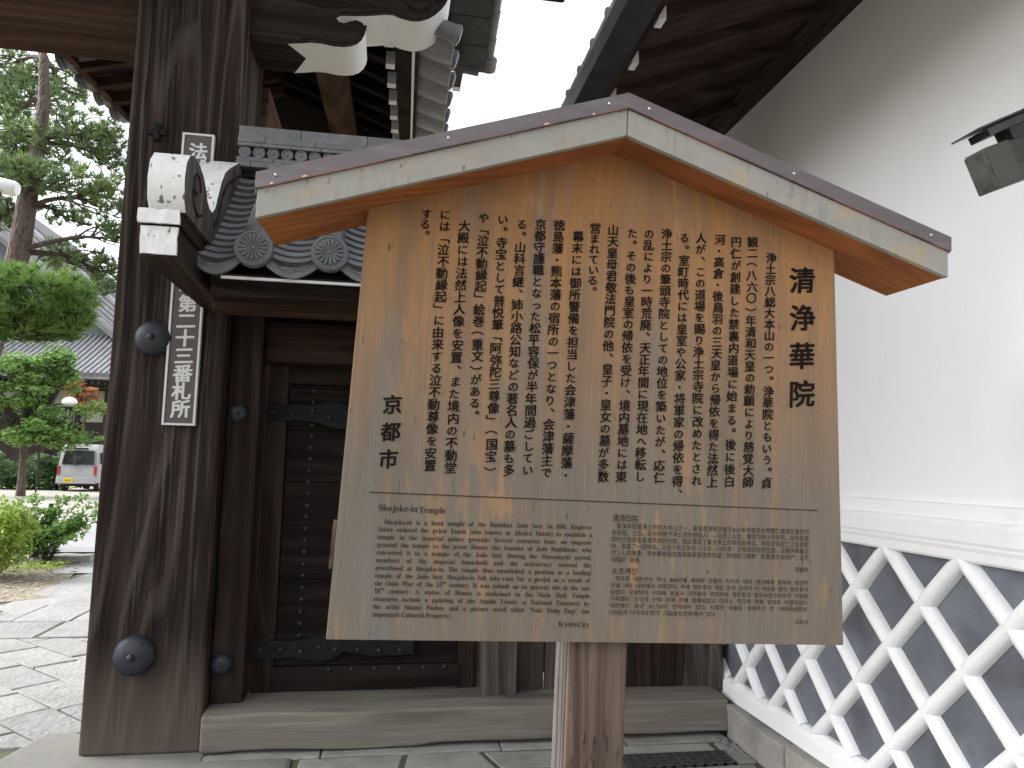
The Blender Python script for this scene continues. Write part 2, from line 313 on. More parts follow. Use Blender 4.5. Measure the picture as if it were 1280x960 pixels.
# ------------------------------------------------------------------ text
_gc = {}
def warm(chars):
    """turn every glyph that will be needed into plain polygons in one go"""
    obs = []
    for ch in chars:
        c = bpy.data.curves.new('lettering', 'FONT'); c.body = ch; c.size = 1; c.resolution_u = 2
        o = bpy.data.objects.new('lettering', c); COL.objects.link(o); obs.append((ch, o, c))
    bpy.context.view_layer.update(); dg = bpy.context.evaluated_depsgraph_get()
    for ch, o, c in obs:
        me = bpy.data.meshes.new_from_object(o.evaluated_get(dg))
        vs = [(v.co.x, v.co.y) for v in me.vertices]; fs = [tuple(p.vertices) for p in me.polygons]
        bpy.data.meshes.remove(me)
        xs = [v[0] for v in vs] or [0]; ys = [v[1] for v in vs] or [0]
        _gc[ch] = (vs, fs, (min(xs), max(xs), min(ys), max(ys)))
    for ch, o, c in obs: bpy.data.objects.remove(o); bpy.data.curves.remove(c)
def glyph(s, bold=0.):
    if s not in _gc and len(s) > 1:      # compose a word from single letters
        V_, F_, x = [], [], 0.
        for c in s:
            vs, fs, bb = glyph(c); n = len(V_)
            if 0xac00 <= ord(c) <= 0xd7a3:
                V_ += [(a + x, b) for a, b in vs]; F_ += [tuple(n + i for i in f) for f in fs]; x += .92; continue
            V_ += [(a - bb[0] + x, b) for a, b in vs]; F_ += [tuple(n + i for i in f) for f in fs]; x += bb[1] - bb[0] + (.03 if c in '“”,.()' else .052)
        _gc[s] = (V_, F_, (0., x - .05, 0., .7))
    if s not in _gc: warm([s])
    return _gc[s]
def brush(vs, k, seed):
    """give a sans glyph the slant and wobble of a brush hand"""
    out = []
    for x, y in vs:
        n = mnoise.noise(Vector((x * 5 + seed, y * 5, 0))) * .018
        out.append((x + n + .012 * math.sin(y * 7 + seed), y + k * (x - .5) + n))
    return out
def put_char(mb, ch, cx, cz, size, y, bold=.012, slant=.07, seed=0, smear=.02):
    vs, fs, bb = glyph(ch, bold)
    if not fs: return
    mx = .46; my = .36                                        # centre of an em box
    if ch in '、。': off = (.30, .22)
    else: off = (0, 0)
    vv = brush(vs, slant if ch not in '、。﹁﹂︵︶・' else 0, seed)
    if ch in '﹁﹂︵︶・、。': mx_, my_ = ((bb[0] + bb[1]) / 2, (bb[2] + bb[3]) / 2)
    else: mx_, my_ = mx, my
    if ch in '、。': mx_, my_ = (bb[0] + bb[1]) / 2, (bb[2] + bb[3]) / 2
    if ch == '﹁': off = (.12, -.25)
    if ch == '﹂': off = (-.12, .25)
    for k, (dx, dz) in enumerate(((-smear, -bold), (smear, bold), (0, 0), (smear * .8, -bold), (-smear * .8, bold))):
        mb.add([(cx + (x - mx_ + off[0] + dx) * size, y - k * .00012, cz + (z - my_ + off[1] + dz) * size) for x, z in vv], fs)
def column(mb, text, x0, z0, x1, z1, size, y, **kw):
    n = len(text) - (1 if text[-1] == '、' else 0)
    for i, ch in enumerate(text):
        t = i / max(1, n - 1)
        s = size * (.93 if '\u3040' <= ch <= '\u30ff' else 1.03)
        put_char(mb, ch, x0 + (x1 - x0) * t + U(-.0012, .0012), z0 + (z1 - z0) * t, s, y, seed=i * 1.7, **kw)
def serif(s):
    o = ''
    for c in s:
        if 'A' <= c <= 'Z': o += chr(0x1D400 + ord(c) - 65)
        elif 'a' <= c <= 'z': o += chr(0x1D41A + ord(c) - 97)
        elif '0' <= c <= '9': o += chr(0x1D7CE + ord(c) - 48)
        else: o += c
    return o
def hline(mb, words, xl, zl, xr, zr, size, y, bold=0., squeeze=1., justify=True, gap=.25):
    """words set side by side between two points of the board"""
    gl = [glyph(w_, bold) for w_ in words]
    wd = [(g[2][1] - g[2][0]) * size * squeeze for g in gl]
    if justify and len(words) > 1:
        g_ = ((xr - xl) - sum(wd)) / (len(words) - 1)
        if g_ < size * .12:                                  # too tight: squeeze the words
            squeeze *= ((xr - xl) - size * .16 * (len(words) - 1)) / sum(wd); g_ = size * .16; wd = [(g[2][1] - g[2][0]) * size * squeeze for g in gl]
    else: g_ = size * gap
    x = xl
    for (vs, fs, bb), w_ in zip(gl, wd):
        t = (x - xl) / max(1e-6, xr - xl); z = zl + (zr - zl) * t
        for k, dx in enumerate((-bold, bold) if bold > 0 else (0,)):
            mb.add([(x + (a - bb[0] + dx) * size * squeeze, y - k * .00012, z + b * size) for a, b in vs], fs)
        x += w_ + g_

warm(sorted(set('清浄華院浄土宗八総大本山の一つ。ともいう貞観二︵六〇︶年清和天皇の勅願により慈覚大師円仁が創建した禁裏内道場に始まる後白河・高倉鳥羽三から帰依を得法然上人、こ賜寺院改めたとされ室町時代は家将軍筆頭して地位築応の乱時荒廃正間現在へ移転そも受け境墓東母君敬門他皇子女多数営まれ幕末御所警備担当会津藩薩摩徳島熊本宿つな主で京都守護職っ松平容保半過ごい科言継姉小路公知など著名寺宝普悦﹁阿弥陀尊像﹂国や泣不動縁起絵巻重文があ殿安置また堂由来する市第十番札霊五清净华院是净土宗的大本山之一，最早是清和天皇于860年命慈觉大师圆仁建造在皇宫内此赐予创始—便成为寺因为室代接受或贵族归依奠定了影响荒废段时间（1573–2年）迁移到现位置供奉着雕藏有南宋画家作品“三”和重要化财产缘卷')))
# ------------------------------------------------------------------ ground (setting)
mb = MB(); mb.add([(-400,-60,-.03),(400,-60,-.03),(400,600,-.03),(-400,600,-.03)], [(0,1,2,3)])
top(obj('ground', mb, EARTH), 'pale earth of the temple precinct reaching to the horizon', 'ground', kind='structure')
mb = MB(); mb.add([(-60,18.2,-.002),(-1.2,18.2,-.002),(-1.2,60,.16),(-60,60,.16)], [(0,1,2,3)])
top(obj('gravel_yard', mb, GRAV), 'cream gravel yard in front of the main hall', 'gravel yard', kind='structure')
mb = MB(); mb.add([(-20,13.2,.004),(-1.6,13.2,.004),(-1.6,18.3,.004),(-20,18.3,.004)], [(0,1,2,3)]); mb.add([(-4.35,10.8,.004),(-1.6,10.8,.004),(-1.6,13.2,.004),(-4.35,13.2,.004)], [(0,1,2,3)])
top(obj('path', mb, CONC), 'smooth grey concrete path crossing before the gravel', 'path', kind='structure')
mb = MB(); mb.add([(-24,37,.098),(-14.6,37,.098),(-15.3,43,.13),(-26,43,.13)], [(0,1,2,3)])
top(obj('lawn', mb, GRASS), 'strip of yellow-green lawn under the green maple', 'lawn', kind='structure')
mb = MB(); mb.add([(-8,6.0,-.004),(-3.2,9.2,-.004),(-3.9,10.4,-.004),(-4.35,12.4,-.004),(-10,12.4,-.004)], [(0,1,2,3,4)])
top(obj('soil', mb, EARTH), 'brown soil strewn with dry leaves beside the paving', 'soil', kind='structure')
# paving: bed plus separately laid stones
pav = thing('paving', (-2, 5, 0), 'light granite paving laid diagonally inside the gate and square beyond', 'paving', kind='structure')
mb = MB(); mb.add([(-3.4,2.2,-.012),(2.2,2.2,-.012),(2.2,4.3,-.012),(-.9,4.3,-.012),(-1.2,10.9,-.012),(-3.95,10.9,-.012),(-3.95,8.3,-.012),(-4.6,7.2,-.012)], [tuple(range(8))])
mb.add([(-2,2.4,-.0115),(4,2.4,-.0115),(4,-8,-.0115),(-6,-8,-.0115)], [(0,3,2,1)])
obj('joint_bed', mb, JOINT, pav)
def clip(poly, a, b, c):            # keep a*x+b*y<=c
    out = []
    for i in range(len(poly)):
        p, q = poly[i], poly[(i + 1) % len(poly)]; fp, fq = a * p[0] + b * p[1] - c, a * q[0] + b * q[1] - c
        if fp <= 0: out.append(p)
        if fp * fq < 0: t = fp / (fp - fq); out.append((p[0] + (q[0] - p[0]) * t, p[1] + (q[1] - p[1]) * t))
    return out
def slab(poly, z1=.0, th=.05, parent=pav, mat=PAVE, g=.009, name='paving_stone', amp=.009):
    if len(poly) < 3: return
    cx = sum(p[0] for p in poly) / len(poly); cy = sum(p[1] for p in poly) / len(poly)
    A = abs(sum(poly[i][0] * poly[(i+1) % len(poly)][1] - poly[(i+1) % len(poly)][0] * poly[i][1] for i in range(len(poly)))) / 2
    if A < .012: return
    sh = [(p[0] + (cx - p[0]) * g * 1.5 / max(.05, math.hypot(p[0] - cx, p[1] - cy)) + U(-amp, amp), p[1] + (cy - p[1]) * g * 1.5 / max(.05, math.hypot(p[0] - cx, p[1] - cy)) + U(-amp, amp)) for p in poly]
    z = z1 + U(-.004, .003); m = MB(); n = len(sh)
    tx, ty = U(-.006, .006), U(-.006, .006)
    m.v = [(x, y, z1 - th) for x, y in sh] + [(x, y, z - .006 + (x - cx) * tx + (y - cy) * ty) for x, y in sh] + [(x + (cx - x) * .025, y + (cy - y) * .025, z + (x - cx) * tx + (y - cy) * ty) for x, y in sh]
    m.f = [(i, (i + 1) % n, n + (i + 1) % n, n + i) for i in range(n)] + [(n + i, n + (i + 1) % n, 2 * n + (i + 1) % n, 2 * n + i) for i in range(n)] + [tuple(2 * n + i for i in range(n))]
    m.m = [0] * len(m.f)
    obj(name, m, mat, parent)
# diagonal field
c45 = math.sqrt(.5)
for r_ in range(-4, 22):
    v0 = 1.2 + r_ * .305; u = -9 + (r_ * .37) % .6
    while u < 2.5:
        L_ = U(.42, .8)
        q = [(u, v0), (u + L_, v0), (u + L_, v0 + .305), (u, v0 + .305)]
        p = [(c45 * (a + b) - 2.9 - 1.2, c45 * (b - a) + 1.6 + .5) for a, b in q]
        u += L_
        for a, b, c in [(0, 1, 6.99), (0, -1, -4.42), (1, 0, -1.22), (-1, 0, 3.45), (-1, -.35, 1.1)]:
            p = clip(p, a, b, c)
            if not p: break
        if p: slab(p)
# square border and long slabs beyond
for x in [-4.4, -3.44, -2.86, -2.3, -1.75]:
    slab([(x, 7.03), (x + .56 if x > -4 else -3.44, 7.03), (x + .56 if x > -4 else -3.44, 7.7), (x, 7.7)])
xs = [-3.84, -3.36, -2.86, -2.35, -1.85, -1.4]
for i in range(5):
    y = 7.71
    for L_ in [(.83, 1.5, .8), (1.9, .9, .4), (.45, 1.4, 1.3), (1.2, 1.1, .8), (.8, 1.4, .9)][i]:
        x0, x1 = xs[i], xs[i + 1]
        slab([(x0, y), (x1, y), (x1, y + L_), (x0, y + L_)]); y += L_
# street side stones before the gate
y = 2.3
for r_, (dy, wds) in enumerate([(.5, .82), (.46, .95), (.62, .7)]):
    x = -3.3 + r_ * .3
    while x < 1.9:
        if dy:
            w_ = U(.8, 1.2) * wds
            if not (r_ == 2 and x + w_ > 1.25): slab([(x, y), (min(x + w_, 2.0), y), (min(x + w_, 2.0), y + dy), (x, y + dy)], mat=STONE, z1=-.004)
            x += w_
    y += dy
for x0, x1, x2, x3 in [(-.40, .12, .16, -.40), (.12, .62, .55, .16), (.62, 1.0, 1.02, .55), (1.0, 1.25, 1.25, 1.02)]:
    slab([(x0, 3.885), (x1, 3.885), (x2, 4.12), (x3, 4.12)], mat=STONE, z1=-.004)
slab([(1.26, 3.46), (1.95, 3.46), (1.95, 3.79), (1.26, 3.79)], mat=STONE, z1=-.004)
slab([(1.86, 3.8), (1.97, 3.8), (1.97, 4.12), (1.86, 4.12)], mat=STONE, z1=-.004)
slab([(1.26, 3.98), (1.85, 3.98), (1.85, 4.12), (1.26, 4.12)], mat=STONE, z1=-.004)
slab([(-1.95, 3.62), (-.42, 3.62), (-.42, 4.12), (-.86, 4.12), (-.86, 4.24), (-1.46, 4.24), (-1.56, 4.6), (-1.78, 4.62)], mat=CONCS, z1=.004, name='concrete_apron', amp=0, g=0)
# kerb stone and loose rocks at the shrub
mb = wobble(grid_block(-4.72, -4.2, 11.9, 12.12, -.02, .1, (5, 2, 2), 0), .02, 5)
top(obj('kerb_stone', mb, STONE, smooth=True), 'worn kerb stone lying at the end of the shrub bed', 'kerb stone', kind=None)
for i, (x, y, s) in enumerate([(-5.02, 11.7, .12), (-4.86, 11.75, .1), (-4.93, 11.5, .08), (-4.78, 11.9, .09), (-5.1, 11.5, .07)]):
    m = MB().dome((x, y, 0), (0, 0, 1), s, s * .8, 4, 9); wobble(m, s * .3, 9, i)
    o = top(obj('rock', m, STONE, smooth=True), ['largest grey rock at the foot of the staked shrub', 'grey rock between shrub stems and kerb stone, behind the front rocks', 'small low rock in front of the other rocks by the shrub', 'rock touching the end of the kerb stone by the shrub', 'leftmost tiny rock under the edge of the round bush'][i], 'rock', 'rocks at the foot of the shrub')

# drain grate
dg = thing('drain_grate', (1.55, 3.89, 0), 'black cast iron drain grate in the ground by the wall corner', 'drain grate')
mb = MB()
for i in range(11): mb.box(1.28 + i * .0555, 1.298 + i * .0555, 3.80, 3.97, -.03, .004)
for i in range(5): mb.box(1.28, 1.853, 3.80 + i * .0385, 3.814 + i * .0385, -.03, .0065)
obj('bars', mb, GRATE, dg); obj('pit', B(1.285, 1.85, 3.805, 3.968, -.011, -.0105), BLK, dg)
for i in range(14):
    s = U(.008, .018); x, y = U(1.86, 1.97), U(3.9, 4.15)
    m = MB().dome((x, y, 0), (0, 0, 1), s, s * .7, 3, 6)
    if i == 0: pb = m
    else: pb.v, pb.f, pb.m = pb.v + m.v, pb.f + [tuple(k + len(pb.v) - 0 for k in f) for f in []], pb.m
pbm = MB()
for i in range(26):
    s = U(.006, .016); pbm.dome((U(1.85, 1.98), U(3.93, 4.16), -.002), (0, 0, 1), s, s * .7, 3, 6)
top(obj('pebbles', pbm, PAVE), 'spilled white pebbles in the corner between sill and wall', 'pebbles', kind='stuff')

# ------------------------------------------------------------------ main gate
G = thing('main_gate', (-1.19, 4.5, 0), 'dark timber temple gate with thick square pillar and carved white-edged beam end', 'gate')
mb = grid_block(-1.485, -.893, 4.25, 4.84, 0.0, 5.6, (4, 4, 24), .004, 1.3)
p_ = obj('pillar', mb, WV, G, bevel=.014)
obj('base_stone', B(-1.55, -.85, 4.1, 4.95, -.06, -.002), STONE, G)
for (x, z, r_) in [(-1.265, 2.155, .096), (-1.245, .497, .103)]:
    m = MB(); m.tube([(x, 4.262, z), (x, 4.235, z)], [r_ * 1.0, r_], 28); m.dome((x, 4.236, z), (0, -1, 0), r_, r_ * .55, 6, 28); m.dome((x, 4.236 - r_ * .5, z), (0, -1, 0), r_ * .2, r_ * .22, 4, 12)
    obj('nail_cover', m, IRON, p_, smooth=True)
m = MB().box(-1.345, -1.315, 4.222, 4.26, 3.265, 3.365).box(-1.375, -1.285, 4.230, 4.26, 3.298, 3.332)
obj('iron_wedge', m, IRON2, p_, bevel=.004)
# great lintel to the left, open span
mb = grid_block(-5.6, -1.47, 4.33, 4.63, 3.90, 4.5, (16, 2, 3), .012, .9)
obj('lintel_beam', mb, WB, G, bevel=.03)
obj('upper_beam', B(-5.6, 1.1, 4.4, 4.75, 4.72, 5.1), WX, G, bevel=.02)
mb = grid_block(-5.9, -5.35, 4.25, 4.84, 0.0, 5.6, (3, 3, 12), .004, 1.3); obj('pillar', mb, WV, G, bevel=.014)
# carved nose on the right end of the lintel
NB = [(-.674,3.968),(-.6,3.98),(-.54,3.992),(-.474,3.992),(-.41,3.984),(-.353,3.986),(-.31,3.995),(-.274,4.013),(-.245,4.045),(-.229,4.082),(-.225,4.11),(-.232,4.136),(-.25,4.158),(-.285,4.168),(-.32,4.155),(-.355,4.139),(-.385,4.145),(-.4,4.164),
      (-.375,4.183),(-.293,4.191),(-.24,4.198),(-.173,4.21),(-.12,4.222),(-.068,4.226),(-.03,4.212),(.005,4.205),(.05,4.200),(.098,4.206),(.148,4.228),(.188,4.259),(.225,4.3),(.251,4.338),(.275,4.40),(.291,4.479),(.26,4.56),(.17,4.62),(-.2,4.66),(-.9,4.66)]
Yf, Yb = 4.33, 4.665
n = len(NB); m = MB()
m.v = [(x, Yf, z) for x, z in NB] + [(x, Yb, z) for x, z in NB] + [(-.9, Yf, 3.968), (-.9, Yb, 3.968), (-.585, (Yf + Yb) / 2, 3.982)]
A0, A1, MN = 2 * n, 2 * n + 1, 2 * n + 2
m.f = [tuple([A0] + list(range(n)))[::-1], tuple([A1] + [n + i for i in range(n)])]; m.m = [0, 0]
m.f += [(A0, 0, MN, n, A1)]; m.m += [0]
m.f += [(0, 1, n + 1, n, MN)]; m.m += [1]
for i in range(1, n - 1):
    m.f.append((i, i + 1, n + i + 1, n + i)); m.m.append(1 if i < 34 else 0)
nose = obj('beam_nose', m, [WX, WPAINT2], G, smooth=True, label='carved dark scroll end of the lintel with white painted underside')
m = MB()
def ring(cx, cz, r0, turns, y, rr, x_s=1., n_=40, grow=0.):
    return [(cx + x_s * (r0 * (1 - grow * i / n_)) * math.cos(turns * 2 * PI * i / n_), y, cz + (r0 * (1 - grow * i / n_)) * math.sin(turns * 2 * PI * i / n_)) for i in range(n_ + 1)]
m.tube(ring(.10, 4.36, .125, 1.6, Yf - .002, 0, 1.05, 50, .75), .011, 6)
m.tube(ring(-.46, 4.31, .09, 1.0, Yf - .001, 0, 2.2, 40, .15), .009, 6)
m.tube([(x, Yf - .001, z + .028) for x, z in NB[1:11]], .007, 6)
m.tube([(x, Yf - .001, z + .024) for x, z in NB[18:32]], .007, 6)
obj('carved_groove', m, WX, nose, smooth=True)
# main roof overhead: ridge along the lintel, front and rear slopes, right verge seen from below
mr = obj('main_roof', MB().prism([(2.2,5.12),(4.4,6.3),(6.5,5.2),(6.5,5.27),(4.4,6.42),(2.2,5.2)], 'x', -6.5, .68), WY, G, label='broad eaves of the main gate roof seen from below')
m = MB()
for i in range(23): m.box(-6.3 + i * .3, -6.2 + i * .3, 4.5, 6.46, 0, .09, M4=None)
m.v = [(x, y, z + 6.3 - (y - 4.4) * .524 - .095) for x, y, z in m.v]; obj('rafters', m, WBY, mr, kind='stuff')
m = MB().box(.70, .745, 4.4, 6.5, 0, .0)
m = MB().hexa([(.375,6.47,5.135),(.70,6.47,5.10),(.70,6.52,5.10),(.375,6.52,5.135),(.375,6.47,5.2),(.70,6.47,5.22),(.70,6.52,5.22),(.375,6.52,5.2)])
obj('eave_edge_board', m, DUCT, mr)
for k in range(9):                      # verge underboards with seams
    y0 = 4.4 + k * .235
    def zz(y): return 6.3 - (y - 4.4) * .524 - .06
    m = MB().hexa([(.37,y0,zz(y0)),(.755,y0,zz(y0)),(.755,y0+.228,zz(y0+.228)),(.37,y0+.228,zz(y0+.228)),(.37,y0,zz(y0)+.04),(.755,y0,zz(y0)+.04),(.755,y0+.228,zz(y0+.228)+.04),(.37,y0+.228,zz(y0+.228)+.04)])
    obj('verge_board', m, DUCT, mr)
m = MB()
for s in range(9):
    y0 = 4.45 + s * .23; z0 = 6.3 - (y0 - 4.4) * .524
    m.tube([(.775, y0, z0 + .045), (.775, y0 + .235, z0 + .045 - .123)], [.062, .055], 12)
obj('verge_tiles', m, TILE, mr, smooth=True)
m = MB().tube([(.79, 6.44, 5.235), (.79, 6.53, 5.19)], .075, 18); obj('verge_end_tile', m, TILE, mr, smooth=True)
m = MB().box(.475, .545, 6.2, 6.6, 5.02, 5.12, 0); obj('rafter', m, HALLD, mr)
m = MB().box(.472, .548, 6.6, 6.68, 5.017, 5.123, 0); obj('white_rafter_end', m, WWHITE, mr)
# rear support roof (ridge runs front to back), tiles and rafters
def zt(y): return 4.241 + .128 * (y - 4.7)
def slope(x): return .372 * (-.07 - x)
SR = obj('support_roof', MB().hexa([(-1.06,4.55,zt(4.55)+slope(-1.06)+.1),(.10,4.55,zt(4.55)+slope(.1)+.1),(.15,7.2,zt(7.2)+slope(.1)+.1),(-1.06,7.2,zt(7.2)+slope(-1.06)+.1),
     (-1.06,4.55,zt(4.55)+slope(-1.06)+.13),(.10,4.55,zt(4.55)+slope(.1)+.13),(.15,7.2,zt(7.2)+slope(.1)+.13),(-1.06,7.2,zt(7.2)+slope(-1.06)+.13)])
     .hexa([(-2.38,4.55,zt(4.55)+slope(.0)+.1),(-1.061,4.55,zt(4.55)+slope(-1.06)+.1),(-1.061,7.2,zt(7.2)+slope(-1.06)+.1),(-2.43,7.2,zt(7.2)+slope(.0)+.1),
     (-2.38,4.55,zt(4.55)+slope(.0)+.13),(-1.061,4.55,zt(4.55)+slope(-1.06)+.13),(-1.061,7.2,zt(7.2)+slope(-1.06)+.13),(-2.43,7.2,zt(7.2)+slope(.0)+.13)]), WX, G, label='small rear roof of the gate with tiled eaves')
for i in range(8):
    y = 4.62 + i * .355; z = zt(y)
    for sgn in (1, -1):
        def X(x): return x if sgn > 0 else -2.40 - x
        tip = -.07 + .028 * (y - 4.7); xr = -1.04 if sgn > 0 else -1.34
        hz = slope(-1.04)
        a, b = [(X(xr), y, z + hz), (X(tip), y, z), (X(tip), y + .065, z), (X(xr), y + .065, z + hz)], None
        vs = a + [(p[0], p[1], p[2] + .085) for p in a]
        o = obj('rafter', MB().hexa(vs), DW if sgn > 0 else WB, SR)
        if sgn < 0: continue
        x0, x1 = X(tip - .05), X(tip + .012)
        obj('white_rafter_end', B(min(x0, x1), max(x0, x1), y - .002, y + .067, z - .006, z + .087), WWHITE, SR)
obj('gable_boards', B(-2.3, .0, 7.1, 7.15, 3.6, 5.2), HALLD, SR)
m = MB().hexa([(.055,4.55,zt(4.55)+.03),(.105,4.55,zt(4.55)+.03),(.155,7.2,zt(7.2)+.03),(.11,7.2,zt(7.2)+.03),(.055,4.55,zt(4.55)+.08),(.105,4.55,zt(4.55)+.08),(.155,7.2,zt(7.2)+.08),(.11,7.2,zt(7.2)+.08)])
obj('eave_board', m, WX, SR)
m = MB().hexa([(.058,4.55,zt(4.55)+.012),(.078,4.55,zt(4.55)+.012),(.128,7.2,zt(7.2)+.012),(.113,7.2,zt(7.2)+.012),(.058,4.55,zt(4.55)+.031),(.078,4.55,zt(4.55)+.031),(.128,7.2,zt(7.2)+.031),(.113,7.2,zt(7.2)+.031)])
obj('white_edge_strip', m, WWHITE, SR)
m = MB().hexa([(-2.40,4.55,zt(4.55)+.03),(-2.34,4.55,zt(4.55)+.03),(-2.39,7.2,zt(7.2)+.03),(-2.45,7.2,zt(7.2)+.03),(-2.40,4.55,zt(4.55)+.09),(-2.34,4.55,zt(4.55)+.09),(-2.39,7.2,zt(7.2)+.09),(-2.45,7.2,zt(7.2)+.09)])
obj('eave_board', m, WB, SR)
def pan_mesh(L_, w_, th=.018, sag=.035, n_=8):      # along +X, sagging across Y
    m = MB(); pr = []
    for i in range(n_ + 1):
        t = i / n_ * 2 - 1; pr.append((t * w_ / 2, -sag * (1 - t * t)))
    prof = pr + [(p[0], p[1] + th) for p in reversed(pr)]
    return m.prism(prof, 'x', 0, L_)
panm = mesh('pan_tile', pan_mesh(.26, .36, sag=.04), TILE, smooth=True)
covm = mesh('cover_tile', MB().tube([(0,0,0),(.26,0,0)], .058, 14), TILE, smooth=True)
endm = MB().tube([(0,0,0),(.035,0,0)], .066, 20); endm.tube([(.035,0,0),(.044,0,0)], [.052,.048], 16); endm = mesh('eave_end_tile', endm, TILE, smooth=True)
for i in range(7):
    y = 4.55 + i * .385; z = zt(y)
    for j in range(3):
        inst('pan_tile', panm, SR, (.09 - j * .22 + .012 * i, y + .19, z + .125 + j * .088), (0, math.atan(.3), 0))
        inst('cover_tile', covm, SR, (.10 - j * .25 + .012 * i, y, z + .135 + j * .093), (0, math.atan(.3), 0))
        inst('pan_tile', panm, SR, (-2.37 + j * .16 - .012 * i, y + .19, z + .17 + j * .075), (0, math.atan(.3), PI), (.5 if j == 0 else 1, 1, 1))
        inst('cover_tile', covm, SR, (-2.22 + j * .25 - .012 * i, y, z + .135 + j * .093), (0, math.atan(.3), PI))
    inst('eave_end_tile', endm, SR, (.325 + .012 * i, y, z + .065), (0, math.atan(.3), 0))
    inst('eave_end_tile', endm, SR, (-2.44 - .012 * i, y, z + .065), (0, math.atan(.3), PI))
for x0, x1, dz in [(-.615, -.40, -.105), (-1.7, -1.5, -.105)]:
    m = MB().hexa([(x0,4.84,zt(4.84)+dz+.08),(x1,4.84,zt(4.84)+dz+.08),(x1,7.2,zt(7.2)+dz+.08),(x0,7.2,zt(7.2)+dz+.08),(x0,4.84,zt(4.84)+dz+.24),(x1,4.84,zt(4.84)+dz+.24),(x1,7.2,zt(7.2)+dz+.24),(x0,7.2,zt(7.2)+dz+.24)])
    obj('purlin', m, WBY, G, bevel=.012)
obj('tie_beam', B(-1.1, -.85, 4.84, 7.0, 3.62, 3.95), WBY, G, bevel=.012)
obj('rear_post', B(-1.25, -.93, 6.6, 6.9, 0, 4.3), WV, G, bevel=.012)
obj('ridge_cover', MB().tube([(-1.06, 4.5, 5.0), (-1.06, 7.2, 5.3)], .12, 12), TILE, SR, smooth=True)

# ------------------------------------------------------------------ plaque on the pillar
PQ = thing('name_plaque', (-1.108, 4.25, 1.68), 'narrow dark plaque with white brush characters hung on the thick pillar', 'plaque')
x0, x1, z0, z1 = -1.19, -1.022, 1.688, 3.318
obj('board', B(x0 + .004, x1 - .004, 4.222, 4.247, z0 + .004, z1 - .004), PLQ, PQ)
m = MB(); t = .011
m.box(x0, x0 + t, 4.215, 4.2475, z0, z1).box(x1 - t, x1, 4.215, 4.2475, z0, z1).box(x0 + t, x1 - t, 4.2152, 4.2473, z0, z0 + t).box(x0 + t, x1 - t, 4.2152, 4.2473, z1 - t, z1)
obj('frame', m, PLQW, PQ)
m = MB(); column(m, '法然上人二十五霊場第二十三番札所', -1.106, 3.215, -1.106, 1.775, .098, 4.2205, bold=.022, slant=.06, smear=.032)
obj('lettering', m, PLQW, PQ)

# ------------------------------------------------------------------ side gate: jambs, door, sill, planks, small tiled roof
D = thing('side_gate', (.6, 4.4, 0), 'low side doorway with iron-strapped door and small tiled roof beside the pillar', 'side gate')
obj('door_jamb', grid_block(-.888, -.716, 4.35, 4.62, .19, 3.0, (2, 2, 12), .003, 2), WBZ, D, bevel=.01)
obj('door_jamb', grid_block(.585, .785, 4.35, 4.62, .19, 3.0, (2, 2, 12), .003, 2), WP, D, bevel=.01, label='greyer right door jamb')
for x, z, r_ in [(-.826, 1.77, .05), (-.835, .42, .058)]:
    m = MB().tube([(x, 4.36, z), (x, 4.338, z)], r_, 22); m.dome((x, 4.339, z), (0, -1, 0), r_, r_ * .6, 5, 22); m.dome((x, 4.339 - r_ * .52, z), (0, -1, 0), r_ * .28, r_ * .28, 3, 10); obj('nail_cover', m, IRON, D, smooth=True)
# sill beam with worn upper edge
sill = grid_block(-.892, 2.0, 4.19, 4.66, .012, .21, (26, 4, 4), .012, 2.2, 3)
sill.v = [(x, y, z - (.012 if (z > .19 and y < 4.25) else 0) + (.012 if x > .3 and z < .05 else 0)) for x, y, z in sill.v]
obj('sill_beam', sill, WS, D, bevel=.012)
x = -.9
for w_ in (.62, .95, .7, .66):
    obj('sill_stone', grid_block(x + .004, min(x + w_ - .004, 1.97), 4.13, 4.7, -.08, .0, (4, 2, 1), .006, 4, x), STONE, D, bevel=.008); x += w_
obj('lintel', B(-.716, .585, 4.40, 4.6, 2.075, 2.31), WBZX, D, bevel=.01)
obj('transom_board', B(-.716, .585, 4.5, 4.53, 2.31, 2.6), WX, D)
obj('head_beam', B(-.89, 2.0, 4.3, 4.62, 2.6, 2.86), WX, D, bevel=.01)
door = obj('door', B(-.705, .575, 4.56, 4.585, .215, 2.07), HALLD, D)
obj('stile', B(-.705, -.585, 4.515, 4.559, .215, 2.07), WBZ, door, bevel=.004); obj('stile', B(.455, .575, 4.515, 4.559, .215, 2.07), WBZ, door, bevel=.004)
z = .36
for h in (.475, .31, .247, .30, .27):
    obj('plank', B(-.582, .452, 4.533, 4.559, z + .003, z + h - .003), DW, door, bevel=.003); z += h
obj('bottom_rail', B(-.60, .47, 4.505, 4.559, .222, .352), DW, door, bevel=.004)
obj('top_rail', B(-.584, .454, 4.51, 4.559, 1.966, 2.068), WX, door, bevel=.004)
nm = mesh('nail', MB().dome((0, 0, 0), (0, -1, 0), .014, .012, 3, 8), IRON, smooth=True)
for k in range(22): inst('nail', nm, door, (-.455 + .0008 * k, 4.533, .52 + k * .067))
for k in range(22): inst('nail', nm, door, (-.17 + .0008 * k, 4.533, .52 + k * .067))
